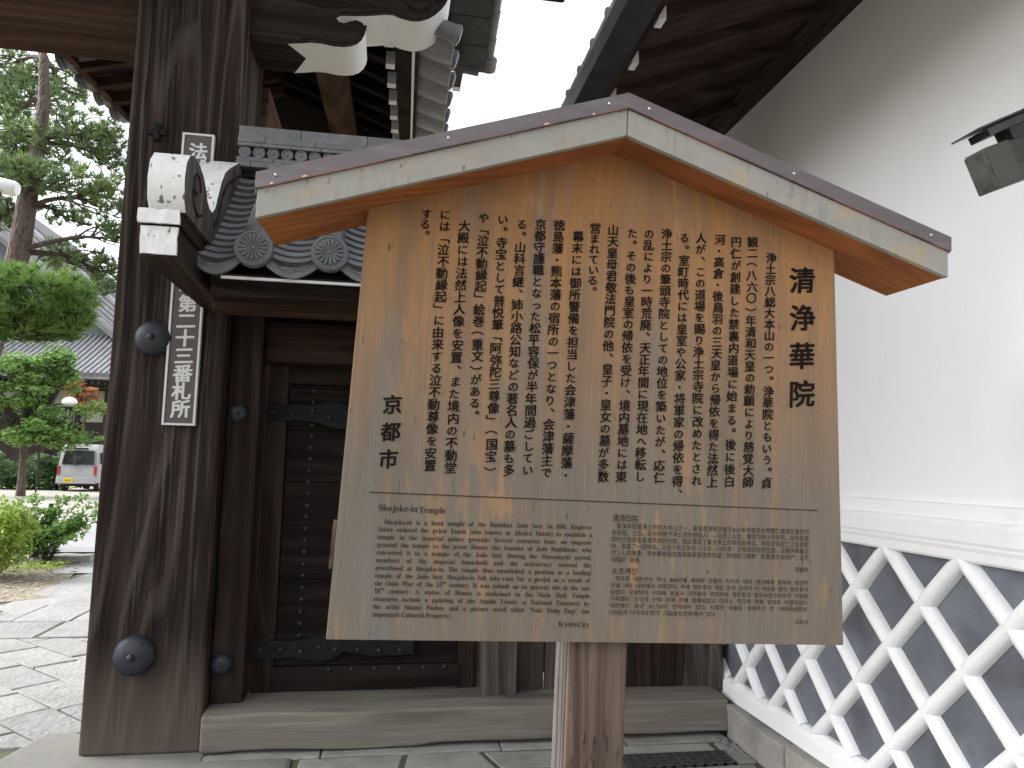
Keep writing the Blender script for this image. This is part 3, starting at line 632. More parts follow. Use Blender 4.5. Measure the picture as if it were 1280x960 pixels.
for zs in (.455, 1.79):
    pr = [(-.70,zs-.055),(-.45,zs-.05),(-.34,zs-.075),(-.26,zs-.06),(-.20,zs-.02),(-.05,zs-.05),(.2,zs-.045),(.2,zs+.045),(-.05,zs+.05),(-.2,zs+.09),(-.3,zs+.085),(-.42,zs+.05),(-.52,zs+.04),(-.70,zs+.055)]
    if zs > 1: pr = [(x, 2 * zs - z) for x, z in pr][::-1]
    s_ = obj('iron_strap', MB().prism(pr, 'y', 4.498, 4.506), IRON2, door, bevel=.002)
    for x in (-.66, -.55, -.44, -.34, -.25, -.12, 0, .12): inst('nail', nm, door, (x, 4.498, zs + U(-.02, .02)))
for x in (-.28, -.15, -.02, .12, .26, .38): inst('nail', nm, door, (x, 4.505, .335))
obj('hinge_pin', MB().tube([(-.71, 4.49, .40), (-.71, 4.49, .52)], .014, 8), IRON2, D)
# plank wall right of the door
x = .787
for w_ in (.175, .15, .17, .178, .37, .29, .115):
    g_ = .006
    obj('wall_plank', grid_block(x + g_ * .3, min(x + w_ - g_, 2.035), 4.43 + U(0, .006), 4.46, .2, 2.6, (2, 1, 8), .002, 3, x), WP if w_ < .37 else WBZ, D, bevel=.003); x += w_
obj('plank_backing', B(.79, 2.03, 4.47, 4.49, .3, 2.6), BLK, D)
obj('corner_post', B(1.985, 2.045, 4.36, 4.6, .2, 2.6), WP, D, bevel=.006)
# small roof
rf = obj('tiled_roof', MB().hexa([(-.84,3.66,2.38),(1.9,3.66,2.38),(1.9,4.30,2.96),(-.84,4.30,2.96),(-.84,3.64,2.41),(1.9,3.64,2.41),(1.9,4.28,2.99),(-.84,4.28,2.99)]), WX, D, label='small curved tile roof over the side doorway')
obj('rear_slope', MB().hexa([(-.84,4.3,3.10),(1.9,4.3,3.10),(1.9,5.0,2.45),(-.84,5.0,2.45),(-.84,4.3,3.14),(1.9,4.3,3.14),(1.9,5.0,2.5),(-.84,5.0,2.5)]), TILE, rf)
obj('eave_beam', B(-.85, 1.9, 3.62, 3.72, 2.28, 2.38), WX, rf, bevel=.006)
obj('white_drip_edge', B(-.79, 1.9, 3.548, 3.562, 2.345, 2.357), WWHITE, rf)
obj('eave_underboard', B(-.82, 1.9, 3.562, 4.28, 2.36, 2.372), WX, rf)
obj('cross_beam', B(-.88, 1.9, 3.8, 3.9, 2.24, 2.34), WB, rf, bevel=.006)
NT = 13; EY, EZ, TY, TZ = 3.545, 2.47, 4.2, 3.12
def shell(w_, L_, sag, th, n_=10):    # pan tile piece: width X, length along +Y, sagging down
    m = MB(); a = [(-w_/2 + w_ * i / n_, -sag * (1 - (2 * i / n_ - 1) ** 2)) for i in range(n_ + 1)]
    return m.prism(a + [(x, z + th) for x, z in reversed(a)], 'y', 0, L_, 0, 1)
pm = mesh('pan_tile', shell(.335, .12, .062, .03), [TILED, TILET], smooth=True)  # end faces dark grey, all other faces a paler grey
pcol = [-.815, -.475, -.13, .215, .56, .905, 1.25, 1.6]
ccol = [-.645, -.302, .043, .388, .733, 1.078, 1.423, 1.765]
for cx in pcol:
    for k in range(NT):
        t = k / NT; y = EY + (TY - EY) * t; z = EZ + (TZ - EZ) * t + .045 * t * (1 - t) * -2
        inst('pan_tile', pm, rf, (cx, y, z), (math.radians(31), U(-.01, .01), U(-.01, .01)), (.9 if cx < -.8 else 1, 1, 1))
    w_ = .30 if cx > -.8 else .26
    a = [(-w_/2 + w_ * i / 12, -.062 * (1 - (2 * i / 12 - 1) ** 2)) for i in range(13)]
    bz = [(x, z - .05 * (1 - .55 * abs(x / (w_ / 2)) ** 2)) for x, z in a]
    m = MB().prism(a + bz[::-1], 'y', 0, .022); m.v = [(x + cx, y + EY - .018, z + EZ) for x, y, z in m.v]
    f = obj('eave_face_tile', m, TILE, rf)
    m = MB()
    for k in range(3):
        m.tube([(cx + (u - .5) * w_ * .72, EY - .019, EZ - .085 - .004 * math.sin(u * 18 + k * 2) + .05 * (2 * u - 1) ** 2 + k * .009) for u in [i / 24 for i in range(25)]], .0022, 4)
    obj('eave_relief', m, TILE, rf)
cm_ = MB().tube([(0, 0, 0), (0, .16, .158)], .062, 16); cm_ = mesh('cover_tile', cm_, TILE, smooth=True)
# chrysanthemum disc
dm = MB(); dm.tube([(0, 0, 0), (0, -.03, 0)], [.088, .088], 36); 
dm.tube([(0, -.03, 0), (0, -.040, 0)], [.088, .084], 36); 
for k in range(16):
    a = 2 * PI * k / 16; c, s = math.cos(a), math.sin(a)
    pts = [(c * r_, -.041 - h, s * r_) for r_, h in [(.014, .0), (.03, .002), (.048, .004), (.062, .002)]]
    dm.tube(pts, [.0035, .0058, .0092, .0085], 8)
dm.dome((0, -.040, 0), (0, -1, 0), .014, .008, 3, 12)
rng = [(.074 * math.cos(2 * PI * k / 32), -.041, .074 * math.sin(2 * PI * k / 32)) for k in range(33)]; dm.tube(rng, .004, 5)
dm = mesh('chrysanthemum_disc', dm, TILE, smooth=True)
for cx in ccol:
    for k in range(4): inst('cover_tile', cm_, rf, (cx, EY + .0 + k * .135, EZ + .06 + k * .133))
    inst('chrysanthemum_disc', dm, rf, (cx, EY - .01, EZ + .012), (math.radians(-4), U(0, .3), 0))
# ridge: slabs with joints, row of small discs
def course(z0, z1, y0, L_, off, nm_='ridge_slab'):
    x = -.893 - off
    while x < 1.9:
        xa = max(x, -.893); xb = min(x + L_, 1.9)
        if xb - xa > .03: obj(nm_, B(xa + .001, xb - .001, y0, 4.42, z0, z1), TILE, rf, bevel=.004)
        x += L_
course(3.325, 3.39, 4.215, .37, .03); course(3.285, 3.322, 4.195, .27, .12); course(3.262, 3.283, 4.19, .33, .2)
course(3.172, 3.2, 4.19, .3, .1); course(3.135, 3.168, 4.175, .3, .22)
obj('ridge_core', B(-.88, 1.9, 4.24, 4.4, 3.1, 3.33), BLK, rf)
sd_ = MB().tube([(0, 0, 0), (0, -.03, 0)], .034, 20); sd_.tube([(.028 * math.cos(k * PI / 10), -.031, .028 * math.sin(k * PI / 10)) for k in range(21)], .0045, 5); sd_.dome((0, -.028, 0), (0, -1, 0), .012, .008, 3, 10)
sd_ = mesh('ridge_disc', sd_, TILE, smooth=True)
for k in range(36): inst('ridge_disc', sd_, rf, (-.852 + k * .0765, 4.236, 3.232))
# bracket arm with white painted end and carved humps
arm = obj('bracket_arm', grid_block(-1.035, -.893, 3.2, 4.3, 2.335, 2.46, (2, 8, 2), .004, 3), WY, D, bevel=.008, label='bracket arm jutting out with flaking white end')
arm2 = obj('bracket_arm', grid_block(-1.045, -.885, 3.185, 4.25, 2.474, 2.53, (2, 8, 1), .004, 3, 4), WY, D, bevel=.008, label='upper bracket plate with flaking white edge')
obj('white_arm_end', grid_block(-1.037, -.891, 3.192, 3.205, 2.345, 2.462, (6, 1, 5), .005, 25), WPAINT, arm)
obj('white_arm_end', grid_block(-1.047, -.883, 3.176, 3.192, 2.472, 2.532, (6, 1, 3), .005, 25), WPAINT, arm2)
obj('arm_core', B(-1.02, -.905, 3.22, 4.25, 2.455, 2.48), WY, arm)
prof = [(3.20,2.53),(3.165,2.57),(3.15,2.66),(3.165,2.735),(3.21,2.785),(3.28,2.81),(3.37,2.805),(3.45,2.78),(3.50,2.745),(3.535,2.705),(3.58,2.682),(3.64,2.682),(3.69,2.72),(3.735,2.80),(3.785,2.89),(3.85,2.965),(3.95,3.03),(4.07,3.095),(4.16,3.145),(4.21,3.15),(4.245,3.08),(4.245,2.53)]
GREYW = wood('silver_grey_carved_timber', (.15, .13, .115), (.26, .235, .215), (.05, .042, .037), 'z', k=1.5, rnd=.03)
m = MB().prism(prof, 'x', -1.012, -.868, 0, 1, {len(prof) - 1: 0, len(prof) - 2: 0})
nose2 = obj('carved_bargeboard', m, [GREYW, WPAINT], D, smooth=True, label='carved wave-shaped gable end with flaking white paint')
m = MB(); 
m.tube([(-.867, 3.33 + .07 * math.cos(t) * (1 - t / 9), 2.69 + .07 * math.sin(t) * (1 - t / 9)) for t in [i * .3 for i in range(20)]], .006, 6)
m.tube([(-.867, 3.27, 2.66), (-.867, 3.30, 2.60), (-.867, 3.38, 2.575), (-.867, 3.44, 2.60)], .006, 6)
m.tube([(-.867, y + .03, z - .06) for y, z in prof[11:19]], .008, 6)
obj('carved_groove', m, WY, nose2, smooth=True)
# ------------------------------------------------------------------ white wall building on the right
W = thing('white_walled_building', (2.1, 2.5, 0), 'white plastered building with diamond slate tiles on its lower wall', 'building')
obj('upper_wall', B(2.11, 2.4, .3, 5.1, 1.39, 4.1), PLAS, W)
obj('lower_wall', B(2.115, 2.4, .3, 5.1, .1, 1.39), PLAS, W)
obj('cornice', MB().prism([(2.12,1.402),(2.082,1.398),(2.075,1.375),(2.075,1.345),(2.055,1.34),(2.045,1.33),(2.045,1.27),(2.05,1.258),(2.05,1.25),(2.056,1.235),(2.058,1.205),(2.066,1.195),(2.12,1.19)], 'y', .3, 5.1), PLAS, W, bevel=.004)
obj('base_moulding', MB().prism([(2.12,.285),(2.07,.28),(2.048,.262),(2.042,.24),(2.042,.17),(2.12,.17)], 'y', .3, 5.1), PLASJ, W, bevel=.004)
y = 4.22; i = 0
for L_ in (.66, .92, .8, .95, .7):
    obj('foundation_stone', wobble(grid_block(1.985, 2.115, y - L_ + .008, y, -.1, .168 + U(-.01, .01), (2, 8, 3), 0), .016, 4, i), STONE, W, bevel=.012); y -= L_; i += 1
obj('foundation_stone', B(2.05, 2.3, 4.24, 5.1, -.1, .17), STONE, W)
AY, AZ = .207, .2
ZL, ZH = .262, 1.205
def zclip(poly):
    poly = clip(poly, 0, 1, ZH); return clip(poly, 0, -1, -ZL) if poly else poly
for i in range(-9, 11):
    for j in range(-3, 8):
        if (i + j) % 2 == 0: continue
        cy, cz = 2.45 + i * AY, 1.205 - j * AZ                      # centre of a diamond
        if not (.3 < cy < 4.6): continue
        q = [(cy - AY, cz), (cy, cz - AZ), (cy + AY, cz), (cy, cz + AZ)]
        q = zclip(q)
        if len(q) < 3: continue
        m = MB().prism([(y, z) for y, z in q], 'x', 2.094 - U(0, .004), 2.114); obj('slate_tile', m, SLATE, W)
def joint(sgn, c, name, xb):
    # line z = c + sgn*(AZ/AY)*(y-2.45); walk the interval inside the field
    k = sgn * AZ / AY
    ya, yb = sorted([2.45 + (ZL - c) / k, 2.45 + (ZH - c) / k]); ya = max(ya, .35); yb = min(yb, 4.75)
    if yb - ya < .05: return
    n_ = 24; d = Vector((0, 1, k)).normalized(); nn = Vector((0, -k, 1)).normalized(); m = MB(); hw = .034; prof = [(-hw, 0), (-hw * .93, .019), (-hw * .68, .034), (-hw * .3, .043), (0, .046), (hw * .3, .043), (hw * .68, .034), (hw * .93, .019), (hw, 0)]
    P = len(prof)
    for i in range(n_ + 1):
        y = ya + (yb - ya) * i / n_; z = c + k * (y - 2.45)
        wb = 1 + .07 * mnoise.noise(Vector((y * 6, z * 6, c * 9)))
        # swell at the crossings
        ph = ((y - 2.45) / AY + (c - 1.205) / AZ * 0) ; 
        for u, h in prof:
            m.v.append((xb - h * wb, y + nn.y * u * wb, z + nn.z * u * wb))
    for i in range(n_):
        for j in range(P - 1): m.f.append((i * P + j, i * P + j + 1, (i + 1) * P + j + 1, (i + 1) * P + j)); m.m.append(0)
    m.v = [(x, y, min(max(z, ZL + .002), ZH)) for x, y, z in m.v]
    obj(name, m, PLASJ, W, smooth=True)
for t in range(-14, 16):
    if True:
        joint(1, 1.205 + t * 2 * AZ, 'plaster_joint', 2.096)
        joint(-1, 1.205 + t * 2 * AZ, 'plaster_joint', 2.0935)
# eaves
ev = obj('eaves', MB().hexa([(1.0,.3,3.335),(2.13,.3,3.785),(2.13,4.9,3.785),(1.0,4.9,3.335),(1.0,.3,3.37),(2.13,.3,3.82),(2.13,4.9,3.82),(1.0,4.9,3.37)]), SOFD, W, label='dark timber eaves above the white wall')
for i in range(15):
    y = .34 + i * .331
    m = MB().hexa([(1.03,y,3.295),(2.0,y,3.685),(2.0,y+.062,3.685),(1.03,y+.062,3.295),(1.03,y,3.345),(2.0,y,3.735),(2.0,y+.062,3.735),(1.03,y+.062,3.345)])
    obj('rafter', m, SOFD, ev)
    obj('white_rafter_end', B(1.005, 1.034, y - .001, y + .063, 3.292, 3.35), WWHITE, ev)
obj('wall_plate', B(1.95, 2.112, .3, 4.9, 3.70, 3.79), WY, ev)
obj('eave_board', B(.97, 1.002, .3, 4.9, 3.30, 3.40), WY, ev)
obj('eave_underside', MB().hexa([(.83,.3,3.262),(.97,.3,3.285),(.97,4.9,3.285),(.83,4.9,3.262),(.83,.3,3.36),(.97,.3,3.40),(.97,4.9,3.40),(.83,4.9,3.36)]), DUCT, ev)
obj('roof_slope', MB().hexa([(.84,.3,3.37),(2.6,.3,4.08),(2.6,4.9,4.08),(.84,4.9,3.37),(.84,.3,3.41),(2.6,.3,4.14),(2.6,4.9,4.14),(.84,4.9,3.41)]), TILE, ev)
for i in range(20):
    y = .5 + i * .228
    m = MB().tube([(.832, y, 3.352), (1.4, y, 3.59)], .04, 12); obj('cover_tile', m, TILE, ev, smooth=True)

# ------------------------------------------------------------------ the dark capped beam jutting in from the right
BM = thing('capped_beam', (2.1, 1.75, 2.5), 'blackened timber beam end with sheet metal cap jutting before the white wall', 'beam')
ang = math.atan2(2.305 - 2.243, 1.693 - 1.544)
TT = Matrix.Translation((1.562, 1.70, 2.383)) @ Matrix.Rotation(-ang, 4, 'Y')
obj('beam', MB().box(0, .55, 0, .07, -.113, 0, M4=TT), BEAMD, BM, bevel=.004)
obj('wrap', MB().box(.006, .085, -.003, .068, -.109, .003, M4=TT), BEAMP, BM)
T2 = Matrix.Translation((1.562, 1.685, 2.412)) @ Matrix.Rotation(-math.radians(26), 4, 'Y')
obj('cap_rail', MB().box(.015, .53, 0, .07, 0, .022, M4=T2), DUCT, BM, bevel=.002)
obj('cap_sheet', MB().box(-.02, .53, -.012, .09, .026, .031, M4=T2), DUCT, BM)
obj('cap_filler', MB().box(.1, .53, .02, .07, -.06, .01, M4=T2), BEAMD, BM)

# ------------------------------------------------------------------ notice board
NBD = thing('notice_board', (.590, 2.146, 0), 'large roofed wooden notice board covered in black vertical Japanese text', 'notice board')
RM = Matrix(((0.9993369578454755,0.030584662375402152,0.019754065696282398),(-0.02998801732380545,0.9991051995128637,-0.02982480718040052),(-0.02064857140669846,0.02921264681167364,0.9993599240339383)))
NBD.rotation_euler = RM.to_euler(); ORG[NBD.name] = (0, 0, 0)
AP, S1, S2 = 2.4446, .3274, .3356
def prof_top(x, o=0.): return AP + o - (S1 * -x if x < 0 else S2 * x)
pan = MB().prism([(-.7542,1.0105),(.7542,1.0105),(.7142,prof_top(.7142)+.01),(0,AP+.01),(-.7142,prof_top(-.7142)+.01)], 'y', 0, .028)
panel = obj('panel', pan, BOARD, NBD, bevel=.0015)
panel_edge = obj('side_batten', MB().hexa([(-.760,-.001,1.21),(-.7515,-.001,1.21),(-.749,.03,1.30),(-.759,.03,1.30),(-.760,-.001,1.2),(-.7495,-.001,1.2),(-.747,.03,1.33),(-.757,.03,1.33)]), POST, NBD)
YT = -.0016
COLS = [
('清浄華院',0.6065,2.1038,0.6096,1.7528,0.083),
('浄土宗八総大本山の一つ。浄華院ともいう。貞',0.505,2.1661,0.501,1.4805,0.0345),
('観二︵八六〇︶年清和天皇の勅願により慈覚大師',0.4446,2.2113,0.443,1.4806,0.0345),
('円仁が創建した禁裏内道場に始まる。後に後白',0.3931,2.207,0.3854,1.4808,0.0345),
('河・高倉・後鳥羽の三天皇から帰依を得た法然上',0.3392,2.21,0.332,1.4764,0.0345),
('人が、この道場を賜り浄土宗寺院に改めたとされ',0.2794,2.21,0.2825,1.4792,0.0345),
('る。室町時代には皇室や公家・将軍家の帰依を得、',0.2276,2.2057,0.2248,1.4746,0.0345),
('浄土宗の筆頭寺院としての地位を築いたが、応仁',0.1721,2.2134,0.1684,1.4841,0.0345),
('の乱により一時荒廃、天正年間に現在地へ移転し',0.1173,2.2088,0.1103,1.4841,0.0345),
('た。その後も皇室の帰依を受け、境内墓地には東',0.064,2.2068,0.0549,1.4819,0.0345),
('山天皇母君敬法門院の他、皇子・皇女の墓が多数',0.0059,2.2116,0.0,1.4797,0.0345),
('営まれている。',-0.048,2.2119,-0.0533,2.0229,0.0345),
('幕末には御所警備を担当した会津藩・薩摩藩・',-0.1017,2.1831,-0.1089,1.48,0.0345),
('徳島藩・熊本藩の宿所の一つとなり、会津藩主で',-0.1597,2.2121,-0.1665,1.4846,0.0345),
('京都守護職となった松平容保が半年間過ごしてい',-0.2148,2.2098,-0.2226,1.4892,0.0345),
('る。山科言継、姉小路公知などの著名人の墓も多',-0.2707,2.205,-0.2769,1.487,0.0345),
('い。寺宝として普悦筆﹁阿弥陀三尊像﹂︵国宝︶',-0.3269,2.2146,-0.3298,1.4893,0.0345),
('や﹁泣不動縁起﹂絵巻︵重文︶がある。',-0.3822,2.2146,-0.383,1.6393,0.0345),
('大殿には法然上人像を安置、また境内の不動堂',-0.4381,2.1859,-0.4434,1.4869,0.0345),
('には﹁泣不動縁起﹂に由来する泣不動尊像を安置',-0.4941,2.2143,-0.4999,1.4913,0.0345),
('する。',-0.5483,2.2119,-0.5529,2.1501,0.0345),
('京都市',-0.6143,1.6569,-0.6176,1.5043,0.054)]
for c_ in COLS:
    m = MB(); column(m, *c_, YT, bold=.011 if c_[5] < .05 else .018, smear=.024 if c_[5] < .05 else .028, slant=.09)
    obj('lettering', m, INK, panel)
obj('ruled_line', MB().hexa([(-.6616,YT,1.4116-.0015),(.6678,YT,1.4055-.0015),(.6678,.001,1.4055-.0015),(-.6616,.001,1.4116-.0015),(-.6616,YT,1.4116+.0012),(.6678,YT,1.4055+.0012),(.6678,.001,1.4055+.0012),(-.6616,.001,1.4116+.0012)]), INKF, panel)
_w = []
EN = ["Shojoke-in is a head temple of the Buddhist Jodo Sect. In 860, Emperor", "Seiwa ordered the priest Ennin (also known as Jikaku Daishi) to establish a",
"temple in the imperial palace grounds. Several centuries later, an emperor", "granted the temple to the priest Honen (the founder of Jodo Buddhism), who",
"converted it to a temple of the Jodo Sect. During the Muromachi period,", "members of the imperial household and the aristocracy entered the",
"priesthood at Shojoke-in. The temple thus established a position as a leading", "temple of the Jodo Sect. Shojoke-in fell into ruin for a period as a result of",
"the Onin War of the 15ᵗʰ century. It was rebuilt on its present site in the late", "16ᵗʰ century. A statue of Honen is enshrined in the Main Hall. Temple",
"treasures include a painting of the Amida Trinity (a National Treasure) by", "the artist Shimei Fuetsu, and a picture scroll titled “Naki Fudo Engi” (an", "Important Cultural Property)."]
KO = ["정토종 대본산의 하나. 860년에 세이와 천황이 지카쿠 대사 엔닌에게 명하여 창건한", "궁궐 내의 사원에서 비롯된다. 후에 정토종의 개조 호넨 승려가 이 사원을 맡아 정토종이",
    "되었다. 무로마치 시대에 황실과 귀족들이 귀의하여 정토종의 필두사원으로서의 지위를", "구축했다. 오닌의 난에 의해 한때 황폐되었고 다이쇼 연간에 현재 위치로 이전되었다.",
    "대전에는 호넨 소닌상이 안치되어 있다. 사찰의 보물로 후에츠가 쓴 ‘아미타삼존상’", "(국보)과 ‘나키후도엔기’ 그림(중요문화재)이 있다."]
warm(sorted(set(''.join(KO + ["쇼조케인교토시"])) | set(''.join([serif(x) for x in EN] + [serif("ShojokeinTempleKyotoCity")])) - {' '}))
m = MB(); hline(m, serif("Shojoke-in Temple").split(), -.634, 1.3615, -.4482, 1.358, .0255, YT, bold=0.)
obj('lettering', m, INKF, panel)
for i, s in enumerate(EN):
    t = i / 12; zl = 1.3311 + (1.0792 - 1.3311) * t - .0055; zr = 1.3333 + (1.0751 - 1.3333) * t - .0055
    m = MB(); hline(m, serif(s).split(), (-.6162 if i == 0 else -.632 - .002 * t), zl, -.025, zr, .0188, YT, bold=0., justify=i < 12, gap=.30, squeeze=.88)
    obj('lettering', m, INKF, panel)
m = MB(); hline(m, serif("Kyoto City").split(), -.1131, 1.0545, -.0224, 1.0525, .0205, YT, bold=0.); obj('lettering', m, INKF, panel)
def cjk(text, xl, zl, xr, zr, size, bold=.006, just=True):
    m = MB(); n_ = len(text)
    if ' ' in text or '\uac00' <= text[0] <= '\ud7a3' or '(' in text:
        hline(m, text.split(), xl, zl - size * .36, xr, zr - size * .36, size, YT, bold=bold, justify=just, gap=.38)
    else:
        for i, ch in enumerate(text):
            vs, fs, bb = glyph(ch, bold)
            if not fs: continue
            wt = [.56 if ord(q) < 128 else 1. for q in text]; t = (sum(wt[:i]) + wt[i] * .5 - wt[0] * .5) / max(.5, sum(wt) - wt[0] * .5 - wt[-1] * .5); x = xl + size * .45 + (xr - xl - size * .9) * t; z = zl + (zr - zl) * t
            if ord(ch) < 128: x += size * .18
            m.add([(x + (a - .46) * size, YT, z + (b - .36) * size * 1.16) for a, b in vs], fs)
    obj('lettering', m, INKF, panel)
cjk("清净华院", .0327, 1.3625, .1093, 1.3615, .0215)
for i, s in enumerate(["清净华院是净土宗的大本山之一，最早是清和天皇于860年命慈觉大师圆仁建造在皇宫内", "的寺院。之后，此寺院赐予净土宗的创始人——法然上人后，便成为净土宗寺院。因为在室",
    "町时代接受皇室或贵族的归依，因此奠定了最大净土宗寺院的地位。寺院受到应仁之乱的影", "响，荒废了一段时间，之后于天正年间（1573–1592年）迁移到现在的位置。正殿供奉着法",
    "然上人的雕像，寺中藏有国宝南宋画家普悦的作品“阿弥陀三尊像”和重要文化财产“泣不"]):
    cjk(s, .0466 if i == 0 else .0327, 1.340 - .0190 * i, .639, 1.3405 - .0190 * i, .0150, bold=.0)
cjk("动缘起”画卷。", .0332, 1.2451, .131, 1.2453, .0150, bold=.0)
cjk("京都市", .5959, 1.2286, .6391, 1.2284, .0155, bold=.02)
cjk("쇼조케인", .0355, 1.2122, .1093, 1.2117, .0215, bold=.01)
for i, s in enumerate(KO):
    cjk(s, .0481 if i == 0 else .0345, 1.191 - .019 * i, .6385, 1.1897 - .0191 * i, .0158, bold=.006, just=i < 5)
cjk("교토시", .598, 1.0772, .6409, 1.0766, .0155, bold=0.)
# roof of the board
RO, RB, RE, RT, RC = -.1419, .1493, .991, .0835, .0346
roof = obj('roof', MB().prism([(-RE,prof_top(-RE)+.002),(0,AP+.002),(RE,prof_top(RE)+.002),(RE,prof_top(RE)+RT),(0,AP+RT),(-RE,prof_top(-RE)+RT)], 'y', RO + .022, RB), SOFF, NBD, label='shallow gabled roof of the notice board')
obj('fascia_board', MB().hexa([(-RE,RO,prof_top(-RE)),(-.0012,RO,AP),(-.0012,RO+.02,AP),(-RE,RO+.02,prof_top(-RE)),(-RE,RO,prof_top(-RE)+RT),(-.0012,RO,AP+RT),(-.0012,RO+.02,AP+RT),(-RE,RO+.02,prof_top(-RE)+RT)]), FASC, roof, bevel=.0015)
obj('fascia_board', MB().hexa([(.0012,RO,AP),(RE,RO,prof_top(RE)),(RE,RO+.02,prof_top(RE)),(.0012,RO+.02,AP),(.0012,RO,AP+RT),(RE,RO,prof_top(RE)+RT),(RE,RO+.02,prof_top(RE)+RT),(.0012,RO+.02,AP+RT)]), FASC, roof, bevel=.0015)
cp = MB()
for s in (-1, 1):
    xa, xb = (-RE - .006, 0) if s < 0 else (0, RE + .006)
    for y0, y1, dz0, dz1 in [(RO - .007, RO - .0015, RT - .004, RT + RC), (RO - .007, RB + .006, RT + RC, RT + RC + .004)]:
        za, zb = prof_top(xa), prof_top(xb)
        cp.hexa([(xa,y0,za+dz0),(xb,y0,zb+dz0),(xb,y1,zb+dz0),(xa,y1,za+dz0),(xa,y0,za+dz1),(xb,y0,zb+dz1),(xb,y1,zb+dz1),(xa,y1,za+dz1)])
for s in (-1, 1):
    x = s * (RE + .004); cp.hexa([(x-.002,RO,prof_top(RE)+RT-.01),(x+.002,RO,prof_top(RE)+RT-.01),(x+.002,RB,prof_top(RE)+RT-.01),(x-.002,RB,prof_top(RE)+RT-.01),(x-.002,RO,prof_top(RE)+RT+RC),(x+.002,RO,prof_top(RE)+RT+RC),(x+.002,RB,prof_top(RE)+RT+RC),(x-.002,RB,prof_top(RE)+RT+RC)])
obj('copper_cap', cp, CAP, roof)
ed = MB()
for s in (-1, 1):
    xa, xb = (-RE, 0) if s < 0 else (0, RE); za, zb = prof_top(xa), prof_top(xb); y0, y1, d0, d1 = RO - .008, RO - .001, RT - .0075, RT - .0042
    ed.hexa([(xa,y0,za+d0),(xb,y0,zb+d0),(xb,y1,zb+d0),(xa,y1,za+d0),(xa,y0,za+d1),(xb,y0,zb+d1),(xb,y1,zb+d1),(xa,y1,za+d1)])
obj('copper_edge', ed, CAPE, roof)
sc = mesh('screw', MB().dome((0, 0, 0), (0, -1, 0), .005, .004, 3, 10), SCREW, smooth=True)
for x in (-.946, -.5, -.055, .061, .5, .932): inst('screw', sc, roof, (x, RO - .007, prof_top(x) + RT + .018))
cpm = MB()
for x, w_ in [(-.872, .014), (-.232, .016), (-.10, .007), (-.955, .009)]:
    z = prof_top(x) + RT + .001
    cpm.hexa([(x-w_/2,RO-.0085,z-.005-S1*w_/2),(x+w_/2,RO-.0085,z-.005+S1*w_/2),(x+w_/2,RO-.007,z-.005+S1*w_/2),(x-w_/2,RO-.007,z-.005-S1*w_/2),(x-w_*.3,RO-.0085,z-.0015),(x+w_*.3,RO-.0085,z+.0005),(x+w_*.3,RO-.007,z+.0005),(x-w_*.3,RO-.007,z-.0015)])
obj('bare_copper_nick', cpm, COPPER, roof)
# post with grooved grey edge
obj('post', grid_block(-.073, .1, .032, .19, .0, 2.3, (3, 3, 16), .0015, 5), POST, NBD, bevel=.004)
m = MB().box(-.079, -.072, .05, .062, 0, 1.2).box(-.079, -.072, .078, .12, 0, 1.2).box(-.079, -.072, .136, .19, 0, 1.2)
obj('post_edge_strip', m, POSTG, NBD, bevel=.002)
obj('rear_batten', B(-.68, .68, .0285, .06, 1.25, 1.31), POST, NBD)

# ------------------------------------------------------------------ vegetation
def leaves(mb, n, c, r, size, flat=.55, curl=False):
    for _ in range(n):
        while True:
            p = Vector((U(-1, 1), U(-1, 1), U(-1, 1)))
            if p.length <= 1: break
        p = p.normalized() * (p.length ** .45)
        q = Vector((c[0] + p.x * r[0], c[1] + p.y * r[1], c[2] + p.z * r[2]))
        a = Vector((U(-1, 1), U(-1, 1), U(-flat, flat))).normalized() * size * U(.6, 1.25); b = a.cross(Vector((U(-.5, .5), U(-.5, .5), 1))).normalized() * a.length * .32
        mb.add([q - a * .5, q + b, q + a * .5, q - b], [(0, 1, 2, 3)])
def tufts(mb, n, c, r, L_, k=16, w_=.0065):
    w_ *= 1.5; L_ *= 1.25; n = int(n * 1.3)
    for _ in range(n):
        while True:
            p = Vector((U(-1, 1), U(-1, 1), U(-1, 1)))
            if p.length <= 1: break
        q = Vector((c[0] + p.x * r[0], c[1] + p.y * r[1], c[2] + p.z * r[2]))
        ax = Vector((p.x * .6 + U(-.4, .4), p.y * .6 + U(-.4, .4), .55 + U(-.2, .4))).normalized()
        for _ in range(k):
            d = (ax * U(.25, 1) + Vector((U(-1, 1), U(-1, 1), U(-.7, .9))) * .75).normalized() * L_ * U(.65, 1.1)
            s = d.cross(Vector((U(-1, 1), U(-1, 1), U(-1, 1)))).normalized() * w_
            mb.add([q - s, q + s, q + d], [(0, 1, 2)])
PADS = [(-7.14,15.00,8.33,0.87,0.56),(-7.06,16.00,9.28,0.74,0.37),(-7.73,15.50,9.19,0.72,0.45),(-6.27,14.00,7.12,0.78,0.29),(-5.69,14.50,7.60,0.59,0.47),(-5.31,14.50,7.09,0.37,0.42),(-6.84,14.00,6.88,0.49,0.33),(-5.80,13.50,6.22,1.18,0.25),(-6.44,13.50,6.35,0.63,0.22),(-5.08,13.50,5.97,0.44,0.38),(-4.78,13.50,5.42,0.19,0.28),(-5.97,14.50,5.92,0.67,0.15),(-5.85,14.50,5.17,0.54,0.37),(-5.22,14.50,5.01,0.30,0.30),(-5.46,14.50,4.59,0.54,0.15),(-6.87,14.00,5.78,0.29,0.36)]
